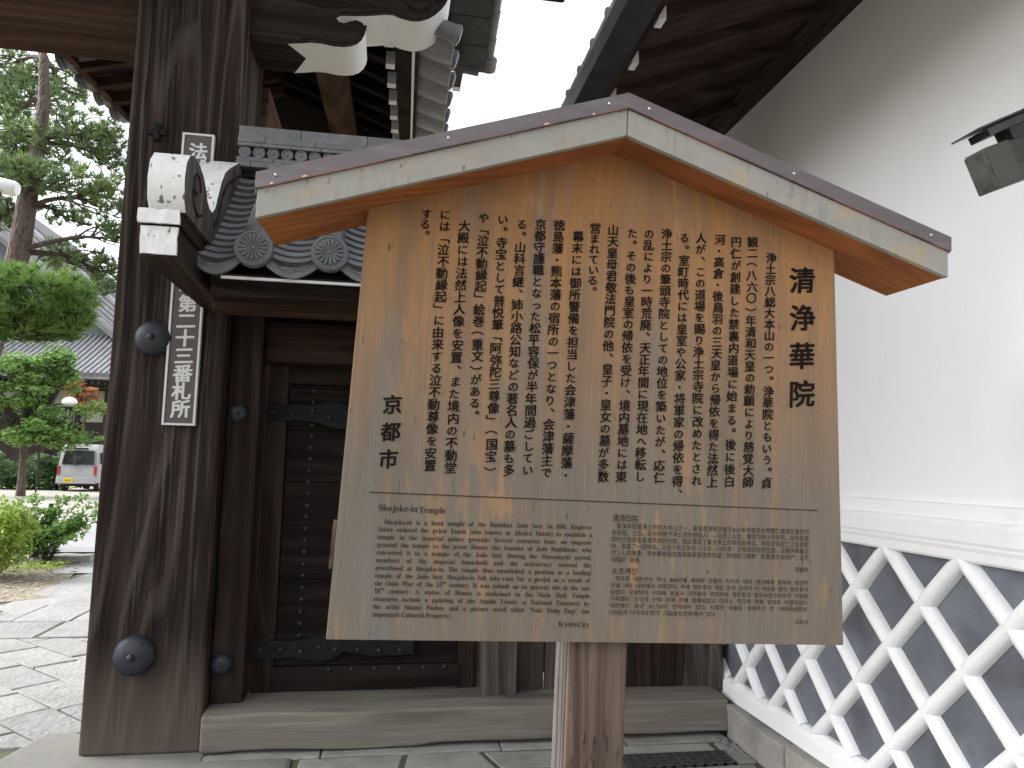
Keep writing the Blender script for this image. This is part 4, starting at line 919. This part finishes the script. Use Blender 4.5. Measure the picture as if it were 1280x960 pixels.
TRK = [(-7.1,13.8,0),(-6.98,13.8,1.6),(-6.8,13.8,2.9),(-6.58,13.8,4.1),(-6.42,13.8,5.0),(-6.37,13.8,5.82),(-6.34,13.8,6.55),(-6.30,13.9,7.1),(-6.34,14.0,7.9),(-6.5,14.2,8.8),(-6.9,14.6,9.6)]
PT = thing('pine_tree', (-7.1, 13.8, 0), 'tall pine with layered needle pads and dark scaly trunk beyond the gate', 'pine tree')
obj('trunk', MB().tube(TRK, [.2,.19,.185,.18,.175,.16,.15,.12,.1,.08,.04], 12), BARK, PT, smooth=True)
m = MB()
for i, (x, y, z, rx, rz) in enumerate(PADS):
    j = min(range(len(TRK)), key=lambda q: abs(TRK[q][2] - (z - .25))); s = Vector(TRK[j]); e = Vector((x, y, z - rz * .3))
    pts = [s.lerp(e, t) + Vector((0, 0, .14 * math.sin(t * PI))) + mnoise.noise_vector(Vector((i * 3.1, t * 2.2, 0))) * .1 * (t > 0) for t in [k / 7 for k in range(8)]]
    m.tube(pts, [.055 - .006 * k for k in range(8)], 7)
    for q in range(13):
        s2 = pts[random.randint(3, 7)]; e2 = Vector((x + U(-rx, rx), y + U(-rx, rx) * .7, z + U(-rz, rz)))
        md = s2.lerp(e2, .5) + Vector((U(-.12, .12), U(-.1, .1), U(-.08, .14)))
        m.tube([s2, s2.lerp(md, .5) + Vector((U(-.04, .04), 0, U(-.04, .04))), md, md.lerp(e2, .5) + Vector((U(-.05, .05), 0, U(-.05, .05))), e2], [.02, .016, .013, .01, .006], 5)
obj('branches', m, TWIG, PT, smooth=True)
m = MB()
for (x, y, z, rx, rz) in PADS: tufts(m, int(rx * rz * 190) + 14, (x, y, z), (rx, rx * .7, rz), .17, 20, .0075)
obj('crown', m, NEED, PT)
P2 = [(-4.84,11.00,3.66,0.79,0.45),(-4.47,11.00,3.45,0.38,0.32),(-5.12,11.00,3.36,0.51,0.32),(-4.83,11.30,3.21,0.46,0.10),(-5.26,11.00,3.86,0.26,0.26),(-5.7,11.2,3.7,.6,.4)]
PT2 = thing('pine_tree', (-6.6, 11.3, 0), 'low spreading pine bough with bright green needles before the hall roof', 'pine tree')
TR2 = [(-6.6,11.3,0),(-6.5,11.3,1.2),(-6.3,11.25,2.4),(-6.0,11.2,3.0),(-5.6,11.15,3.25),(-5.1,11.1,3.33),(-4.6,11.05,3.3)]
obj('trunk', MB().tube(TR2, [.13,.12,.1,.075,.055,.04,.02], 10), BARK, PT2, smooth=True)
m = MB(); mt = MB()
for (x, y, z, rx, rz) in P2:
    tufts(m, int(rx * rz * 420) + 14, (x, y, z), (rx, rx * .6, rz), .16, 24, .0062)
    for q in range(12):
        s2 = Vector(TR2[random.randint(4, 6)]); e2 = Vector((x + U(-rx, rx) * .8, y + U(-rx, rx) * .5, z + U(-rz, rz) * .8)); md = s2.lerp(e2, .5) + Vector((U(-.1, .1), 0, U(-.1, .1)))
        mt.tube([s2, md, e2], [.018, .012, .006], 5)
obj('crown', m, NEEDB, PT2); obj('branches', mt, TWIG, PT2)
PB = [(-9.2,17,7.6,1.2,.5),(-8.9,17,8.6,1.0,.6),(-8.2,18,9.8,1.1,.5),(-8.0,18,8.0,.9,.4),(-7.2,18,8.9,.9,.3)]
PT3 = thing('pine_tree', (-10.6, 17.5, 0), 'darker pine behind the first pine at the left picture edge', 'pine tree')
obj('trunk', MB().tube([(-10.6,17.5,0),(-10.4,17.5,3),(-10.0,17.4,6),(-9.6,17.3,8.5),(-8.8,17.5,10)], [.22,.2,.16,.11,.04], 10), BARK, PT3, smooth=True)
m = MB(); mt = MB()
for (x, y, z, rx, rz) in PB:
    tufts(m, int(rx * rz * 150) + 12, (x, y, z), (rx, rx * .6, rz), .19, 18, .009)
    for q in range(10):
        s2 = Vector((-9.9, 17.4, z - .5)); e2 = Vector((x + U(-rx, rx), y + U(-rx, rx) * .5, z + U(-rz, rz))); md = s2.lerp(e2, .5) + Vector((U(-.2, .2), 0, U(-.15, .25)))
        mt.tube([s2, md, e2], [.035, .02, .008], 5)
obj('crown', m, NEED, PT3); obj('branches', mt, TWIG, PT3)
# green maple, red maple
MT = thing('maple_tree', (-13.55, 31, .1), 'green broadleaf maple in front of the hall beside the parked van', 'tree')
obj('trunk', MB().tube([(-13.55,31,0),(-13.56,31,1.0),(-13.6,31,1.9),(-13.4,31,3),(-13.2,31,4.2)], [.17,.14,.12,.08,.04], 9), BARK, MT, smooth=True)
m = MB(); mt = MB()
for x, y, z, rx, rz in [(-13.54,31,4.61,1.7,.99),(-12.59,31,5.12,.78,.78),(-13.74,30.5,3.03,1.91,1.32),(-11.93,30.5,2.94,1.18,.97),(-12.37,30,2.31,1.3,.5),(-14.65,31,4.56,1.41,1.24),(-15.6,30.8,3.4,1.3,1.5)]:
    nb = 26
    for q in range(nb):
        u = Vector((U(-1, 1), U(-1, 1), U(-1, 1))).normalized() * U(.45, 1)
        leaves(m, int(rx * rz * 26) + 30, (x + u.x * rx, y + u.y * rx * .7, z + u.z * rz), (.42, .42, .2), .19)
    for q in range(8): mt.tube([(-13.5, 31, U(1.9, 3.4)), (x + U(-.4, .4), y, z - rz * .5), (x + U(-1, 1) * rx * .7, y + U(-.5, .5), z + U(-.3, .5) * rz)], [.06, .04, .015], 5)
obj('crown', m, MLEAF, MT); obj('branches', mt, TWIG, MT)
RT_ = thing('maple_tree', (-15.2, 41, .12), 'small maple turning orange red beneath the hall eaves', 'tree')
obj('trunk', MB().tube([(-15.2,41,0),(-15.3,41,2.4),(-15.1,40.6,3.9),(-15.0,40.2,4.9)], [.11,.09,.06,.03], 8), BARK, RT_, smooth=True)
m = MB(); mt = MB()
for x, y, z, rx, rz in [(-15.3,40,4.85,.5,.4),(-14.75,40,4.4,.75,.3),(-15.7,40,5.3,.4,.28),(-14.4,40,4.0,.5,.25),(-14.9,40,4.7,.6,.25)]:
    for q in range(9): leaves(m, 40, (x + U(-1, 1) * rx, y + U(-.4, .4), z + U(-1, 1) * rz), (.32, .32, .1), .16)
    mt.tube([(-15.1, 40.4, 3.9), (x, y, z - .1), (x + rx, y, z)], [.035, .025, .01], 5)
obj('crown', m, RLEAF, RT_); obj('branches', mt, TWIG, RT_)
for i, (x, y, z, rx, rz, lb) in enumerate([(-16.6,37,.85,1.3,.8,'dark clipped shrub left of the maple trunk beyond the lawn'), (-14.7,37,.9,.95,.8,'dark clipped shrub between maple trunk and van')]):
    SH = thing('shrub', (x, y, .1), lb, 'shrub', 'dark shrubs behind the lawn')
    m = MB(); [leaves(m, 90, (x + U(-1, 1) * rx, y + U(-.5, .5), z + U(-1, 1) * rz * .85), (.4, .4, .25), .17) for _ in range(36)]
    obj('foliage', m, DLEAF, SH); obj('stems', MB().tube([(x, y, 0), (x + .05, y, z)], .05, 6).tube([(x, y, 0), (x - .4, y, z)], .03, 6).tube([(x, y, 0), (x + .4, y, z)], .03, 6), TWIG, SH)
# low rail along the lawn
m = MB()
for k in range(26): m.tube([(-20 + k * .22, 36.9, .1), (-20 + k * .22, 36.9, .42)], .025, 5)
m.tube([(-20, 36.9, .38), (-14.4, 36.9, .38)], .02, 5)
top(obj('low_fence', m, WP), 'low pale rail fence along the lawn under the maple', 'fence')
# hedge and staked shrub near the path
HG = thing('hedge_bush', (-4.9, 10.4, 0), 'rounded yellow-green bush at the left picture edge', 'bush')
m = MB()
for _ in range(300):
    u = Vector((U(-1, 1), U(-1, 1), U(-1, 1))).normalized() * U(.5, 1)
    c = (-4.90 + u.x * .58, 10.4 + u.y * .5, .50 + u.z * .47)
    leaves(m, 34, c, (.085, .085, .085), .05, 1.)
obj('foliage', m, HLEAF, HG)
mt = MB(); [mt.tube([(-4.9 + U(-.05, .05), 10.4, 0), (-4.9 + U(-.2, .2), 10.4 + U(-.2, .2), .4), (-4.9 + U(-.42, .42), 10.4 + U(-.4, .4), .75)], [.02, .014, .006], 5) for _ in range(14)]
obj('stems', mt, TWIG, HG)
SS = thing('staked_shrub', (-4.8, 11.8, 0), 'loose dark green shrub tied to a leaning stake beside the bush', 'shrub')
m = MB(); mt = MB()
for _ in range(36):
    b = Vector((-4.85 + U(-.12, .12), 11.8 + U(-.1, .1), 0)); a = U(-1, 1); h = U(.25, .95); e = b + Vector((a * .55 + .08, U(-.3, .3), h)); md = b.lerp(e, .55) + Vector((-a * .1, 0, .06))
    mt.tube([b, md, e], [.009, .007, .003], 4)
    for q in range(3): leaves(m, 26, md.lerp(e, q / 2), (.1, .1, .07), .07, 1.)
    for q in range(30):
        t = U(.35, 1); p = md.lerp(e, (t - .35) / .65) if t > .5 else b.lerp(md, t * 2 * .6)
        d = Vector((U(-1, 1), U(-1, 1), U(-.2, .9))).normalized() * U(.06, .10); s = d.cross(Vector((U(-.5, .5), U(-.5, .5), 1))).normalized() * d.length * .24
        m.add([p, p + d * .5 + s, p + d, p + d * .5 - s], [(0, 1, 2, 3)])
obj('foliage', m, MLEAF, SS); obj('stems', mt, TWIG, SS)
top(obj('stake', MB().tube([(-4.87, 11.95, 0), (-4.78, 11.9, .84)], [.035, .032], 8), HALLD), 'short leaning wooden stake standing in the loose shrub', 'stake')
# low ground cover and dry leaves
m = MB()
for _ in range(2600):
    y = U(7.4, 11.9); x = U(-6.2, -3.2 - (y - 7.4) * .22)
    if x > -3.98 and y > 8.2: continue
    if (x + 3.2) > -(y - 6.0) * .0 - .0 or x > -3.55 - max(0, (7.9 - y)) * .9: continue
    a = U(0, 6.3); s = U(.018, .04); d = Vector((math.cos(a), math.sin(a), U(-.2, .2))) * s; e = Vector((-math.sin(a), math.cos(a), U(-.3, .3))) * s * .5; p = Vector((x, y, .012))
    m.add([p - d, p + e, p + d, p - e], [(0, 1, 2, 3)])
top(obj('dry_leaves', m, M('dry_tan_leaves', (.36, .31, .23), .9, [('n', (14, 14, 14), 3, .45, .6, (.17, .125, .08), .85)], off=False)), 'scatter of dry tan leaves on the soil by the paving', 'fallen leaves', kind='stuff')
m = MB()
for _ in range(420):
    x, y = U(-4.9, -4.3), U(10.9, 11.7); leaves(m, 1, (x, y, U(.02, .07)), (.03, .03, .02), .05, .3)
top(obj('ground_cover', m, HLEAF), 'low leafy weeds at the foot of the bush', 'weeds', kind='stuff')

# ------------------------------------------------------------------ parked van
VX, VY, VS = -14.16, 35.5, 1.10
VN = thing('parked_van', (VX + .8, VY, .12), 'small pale silver van parked with its rear towards the gate', 'van')
def V(x, y, z): return (VX + x * VS, VY + y * VS, .07 + z * VS)
sec = [(0, .34, .02), (0.06, .32, .0), (0.02, .9, .0), (.06, 1.02, .02), (.16, 1.62, .06), (.28, 1.84, .12), (.45, 1.88, .14), (2.2, 1.9, .15), (2.75, 1.45, .1), (3.05, 1.05, .05), (3.38, .92, .05), (3.4, .34, .02)]
m = MB(); wv = 1.48
vs = [V(i, y, z) for y, z, i in sec] + [V(wv - i, y, z) for y, z, i in sec]; n = len(sec)
m.add(vs, [tuple(range(n)), tuple(range(n, 2 * n))[::-1]] + [(i, (i + 1) % n, n + (i + 1) % n, n + i)[::-1] for i in range(n)])
body = obj('body', m, VANP, VN, bevel=.05, smooth=True)
def VB(x0, x1, y0, y1, z0, z1, mat, name, par=None, bv=.01, lb=None): return obj(name, MB().hexa([V(x0,y0,z0),V(x1,y0,z0),V(x1,y1,z0),V(x0,y1,z0),V(x0,y0,z1),V(x1,y0,z1),V(x1,y1,z1),V(x0,y1,z1)]), mat, par or VN, bevel=bv, label=lb)
obj('rear_window', MB().hexa([V(.14,.0,1.06),V(1.34,.0,1.06),V(1.34,.1,1.06),V(.14,.1,1.06),V(.2,.105,1.62),V(1.28,.105,1.62),V(1.28,.2,1.62),V(.2,.2,1.62)]), GLASS, VN, bevel=.02)
VB(1.35, 1.455, .55, 2.4, 1.1, 1.55, GLASS, 'side_window', lb='dark side windows'); VB(.025, .13, .55, 2.4, 1.1, 1.55, GLASS, 'side_window')
VB(1.36, 1.47, -.03, .1, .66, 1.0, RED, 'tail_lamp'); VB(.01, .10, -.03, .1, .66, 1.0, RED, 'tail_lamp')
VB(.0, 1.48, -.07, .12, .3, .58, VANP, 'rear_bumper', bv=.04)
VB(.3, .63 + .0, -.085, -.06, .36, .53, YPL, 'number_plate', bv=.003)
m = MB(); 
for i, w_ in enumerate((.03, .03, .03, .03)): m.hexa([V(.36 + i * .055, -.09, .405), V(.36 + i * .055 + w_, -.09, .405), V(.36 + i * .055 + w_, -.085, .405), V(.36 + i * .055, -.085, .405), V(.36 + i * .055, -.09, .47), V(.36 + i * .055 + w_, -.09, .47), V(.36 + i * .055 + w_, -.085, .47), V(.36 + i * .055, -.085, .47)])
obj('plate_digits', m, DLEAF, VN)
VB(.62, .86, -.02, .03, .82, .87, CHR, 'tailgate_handle'); VB(.68, .72, -.02, .04, 1.02, 1.2, BLK, 'wiper')
VB(.45, 1.05, .06, .14, 1.66, 1.73, BLK, 'brake_lamp')
m = MB()
for i in range(6): m.hexa([V(.46 + i * .1, -.012, .93), V(.53 + i * .1, -.012, .93), V(.53 + i * .1, .03, .93), V(.46 + i * .1, .03, .93), V(.46 + i * .1, -.0, .965), V(.53 + i * .1, -.0, .965), V(.53 + i * .1, .03, .965), V(.46 + i * .1, .03, .965)])
obj('badge', m, CHR, VN)
for x in (.04, 1.28):
    for y in (.55, 2.8):
        c = Vector(V(x, y, .27)); t_ = obj('tyre', MB().tube([c, c + Vector((.17, 0, 0))], .27 * VS, 18), BLK, VN, smooth=True)
        obj('rim', MB().tube([c + Vector((-.012, 0, 0)), c + Vector((.182, 0, 0))], .16 * VS, 14), CHR, t_, smooth=True)
VB(.1, 1.38, .2, 3.2, .2, .36, BLK, 'underbody')
# ------------------------------------------------------------------ temple hall
H = thing('temple_hall', (-22, 48, .1), 'large temple hall with pale tiled roof and gable seen past the pillar', 'temple hall')
EX0, EX1, EYY, EZZ = -44., -11., 45.2, 6.25
obj('wall', B(EX0 + 3, EX1 - 3, 48.6, 62, .1, 7.2), HALLD, H)
for x0, x1, z0, z1 in [(-19.9,-18.5,4.6,5.6), (-18.3,-16.9,4.6,5.6), (-16.7,-15.3,4.6,5.6), (-19.9,-18.5,3.7,4.3), (-18.3,-16.9,3.7,4.3), (-16.7,-15.3,3.7,4.3), (-24,-20.2,4.6,5.6)]:
    obj('plaster_panel', B(x0, x1, 48.5, 48.6, z0, z1), HALLW, H)
for x in (-25, -20.05, -18.4, -16.8, -15.2): obj('pillar', MB().tube([(x, 48.3, .1), (x, 48.3, 6)], .16, 10), HALLD, H, smooth=True)
obj('eave_purlin', B(EX0, EX1, 46.6, 46.9, 5.55, 5.85), HALLD, H)
# lower roof slope, rising away with slight curve
def lz(y): t = (y - EYY) / 9.; return EZZ + 5.0 * (.8 * t + .2 * t * t)
m = MB(); ny = 6
for k in range(ny):
    y0, y1 = EYY + 9 * k / ny, EYY + 9 * (k + 1) / ny
    m.hexa([(EX0,y0,lz(y0)-.25),(EX1,y0,lz(y0)-.25),(EX1,y1,lz(y1)-.25),(EX0,y1,lz(y1)-.25),(EX0,y0,lz(y0)),(EX1,y0,lz(y0)),(EX1,y1,lz(y1)),(EX0,y1,lz(y1))])
lr = obj('lower_roof', m, TILEL, H)
m = MB(); nr = 0
x = EX0 + .2
while x < EX1:
    if x > -30: m.tube([(x, EYY - .08 + 9 * k / ny, lz(EYY + 9 * k / ny) + .03) for k in range(ny + 1)], .095, 7)
    x += .33
obj('tile_rows', m, TILEL, lr, smooth=True, kind='stuff')
m = MB(); x = EX0 + .2
while x < EX1:
    if x > -30: m.tube([(x, EYY - .14, lz(EYY) - .0), (x, EYY - .02, lz(EYY) + .02)], .12, 8)
    x += .33
obj('eave_end_tiles', m, TILE, lr, kind='stuff')
m = MB(); x = EX0 + .2
while x < EX1:
    if x > -30: m.box(x, x + .13, EYY + .2, 48.6, 5.72, 5.92)
    x += .33
obj('rafters', m, HALLD, lr, kind='stuff')
obj('eave_edge', B(EX0, EX1, EYY + .05, EYY + .25, lz(EYY) - .33, lz(EYY) - .12), HALLD, lr)
# gable facing the gate above the lower roof; verges sweep down to the right
gy = 50.5
def gz(x): d = (x + 27.0); return 17.5 - .86 * abs(d) + .002 * d * d
gx = [-27 + k * 1.1 for k in range(0, 11)]
pr = [(x, gz(x)) for x in gx]; prl = [(-54 - x, z) for x, z in pr][::-1]
allp = prl + pr[1:]
m = MB().prism(allp + [(allp[-1][0], 8.2), (allp[0][0], 8.2)], 'y', gy + .6, gy + .8); obj('gable_wall', m, HALLG, H)
ur = obj('upper_roof', MB().prism(allp + [(x, z + 1.9) for x, z in allp[::-1]], 'y', gy - .2, gy + 18), TILEL, H)
obj('bargeboard', MB().prism([(x, z - .4) for x, z in allp] + [(x, z - .02) for x, z in allp[::-1]], 'y', gy - .1, gy + .08), TILEL, H)
m = MB()
for k in range(6):
    m.tube([(x, gy - .28, z + .16 + k * .34) for x, z in allp], .13 if k else .2, 7)
obj('verge_tiles', m, TILEL, ur, smooth=True)
m = MB()
for k in range(40):
    x = -27 + k * .28
    if x < allp[-1][0]: m.tube([(x, gy - .25, gz(x) + .18), (x, gy - .05, gz(x) + .18)], .12, 6)
obj('verge_end_tiles', m, TILEL, ur)
m = MB()
for k in range(30): m.tube([(-27 + k * .36, gy + 3, gz(-27 + k * .36) + 1.95), (-27 + k * .36, gy + 18, gz(-27 + k * .36) + 1.95)], .1, 6)
obj('roof_courses', m, TILEL, ur, kind='stuff')
# hip ridge sweeping down to the right behind
hr = MB().tube([(-16.8, gy + .3, 9.2), (-15.8, 49.5, 8.5), (-14.2, 48.0, 7.6), (-12.4, 46.2, 6.9), (-11.2, 45.2, 6.8)], .24, 8)
obj('hip_ridge', hr, TILEL, ur, smooth=True)
# ------------------------------------------------------------------ lamps
LP = thing('street_lamp', (-12.62, 30, .08), 'white domed lamp among the maple leaves on a thin dark post', 'street lamp')
obj('post', MB().tube([(-12.62, 30, .08), (-12.62, 30, 3.1), (-12.5, 30, 3.4), (-12.1, 30, 3.5), (-11.72, 30, 3.52)], .03, 8), HALLD, LP, smooth=True)
obj('globe', MB().dome((-11.74, 30, 3.56), (0, 0, 1), .27, .22, 6, 20).dome((-11.74, 30, 3.56), (0, 0, -1), .27, .1, 4, 20), LAMPW, LP, smooth=True)
L2 = thing('street_lamp', (-6.2, 9, 0), 'white tube lamp head reaching in at the left picture edge', 'street lamp')
obj('post', MB().tube([(-6.2, 9, 0), (-6.2, 9, 4.5), (-6.0, 9, 4.62), (-5.2, 9, 4.62)], .045, 10), CHR, L2, smooth=True)
obj('lamp_head', MB().tube([(-5.3, 9, 4.66), (-4.5, 9, 4.57), (-4.30, 9, 4.535), (-4.26, 9, 4.53)], [.09, .09, .088, .07], 18), LAMPW, L2, smooth=True)
obj('lamp_lens', MB().box(-4.9, -4.42, 8.92, 9.0, 4.44, 4.49), BLK, L2)
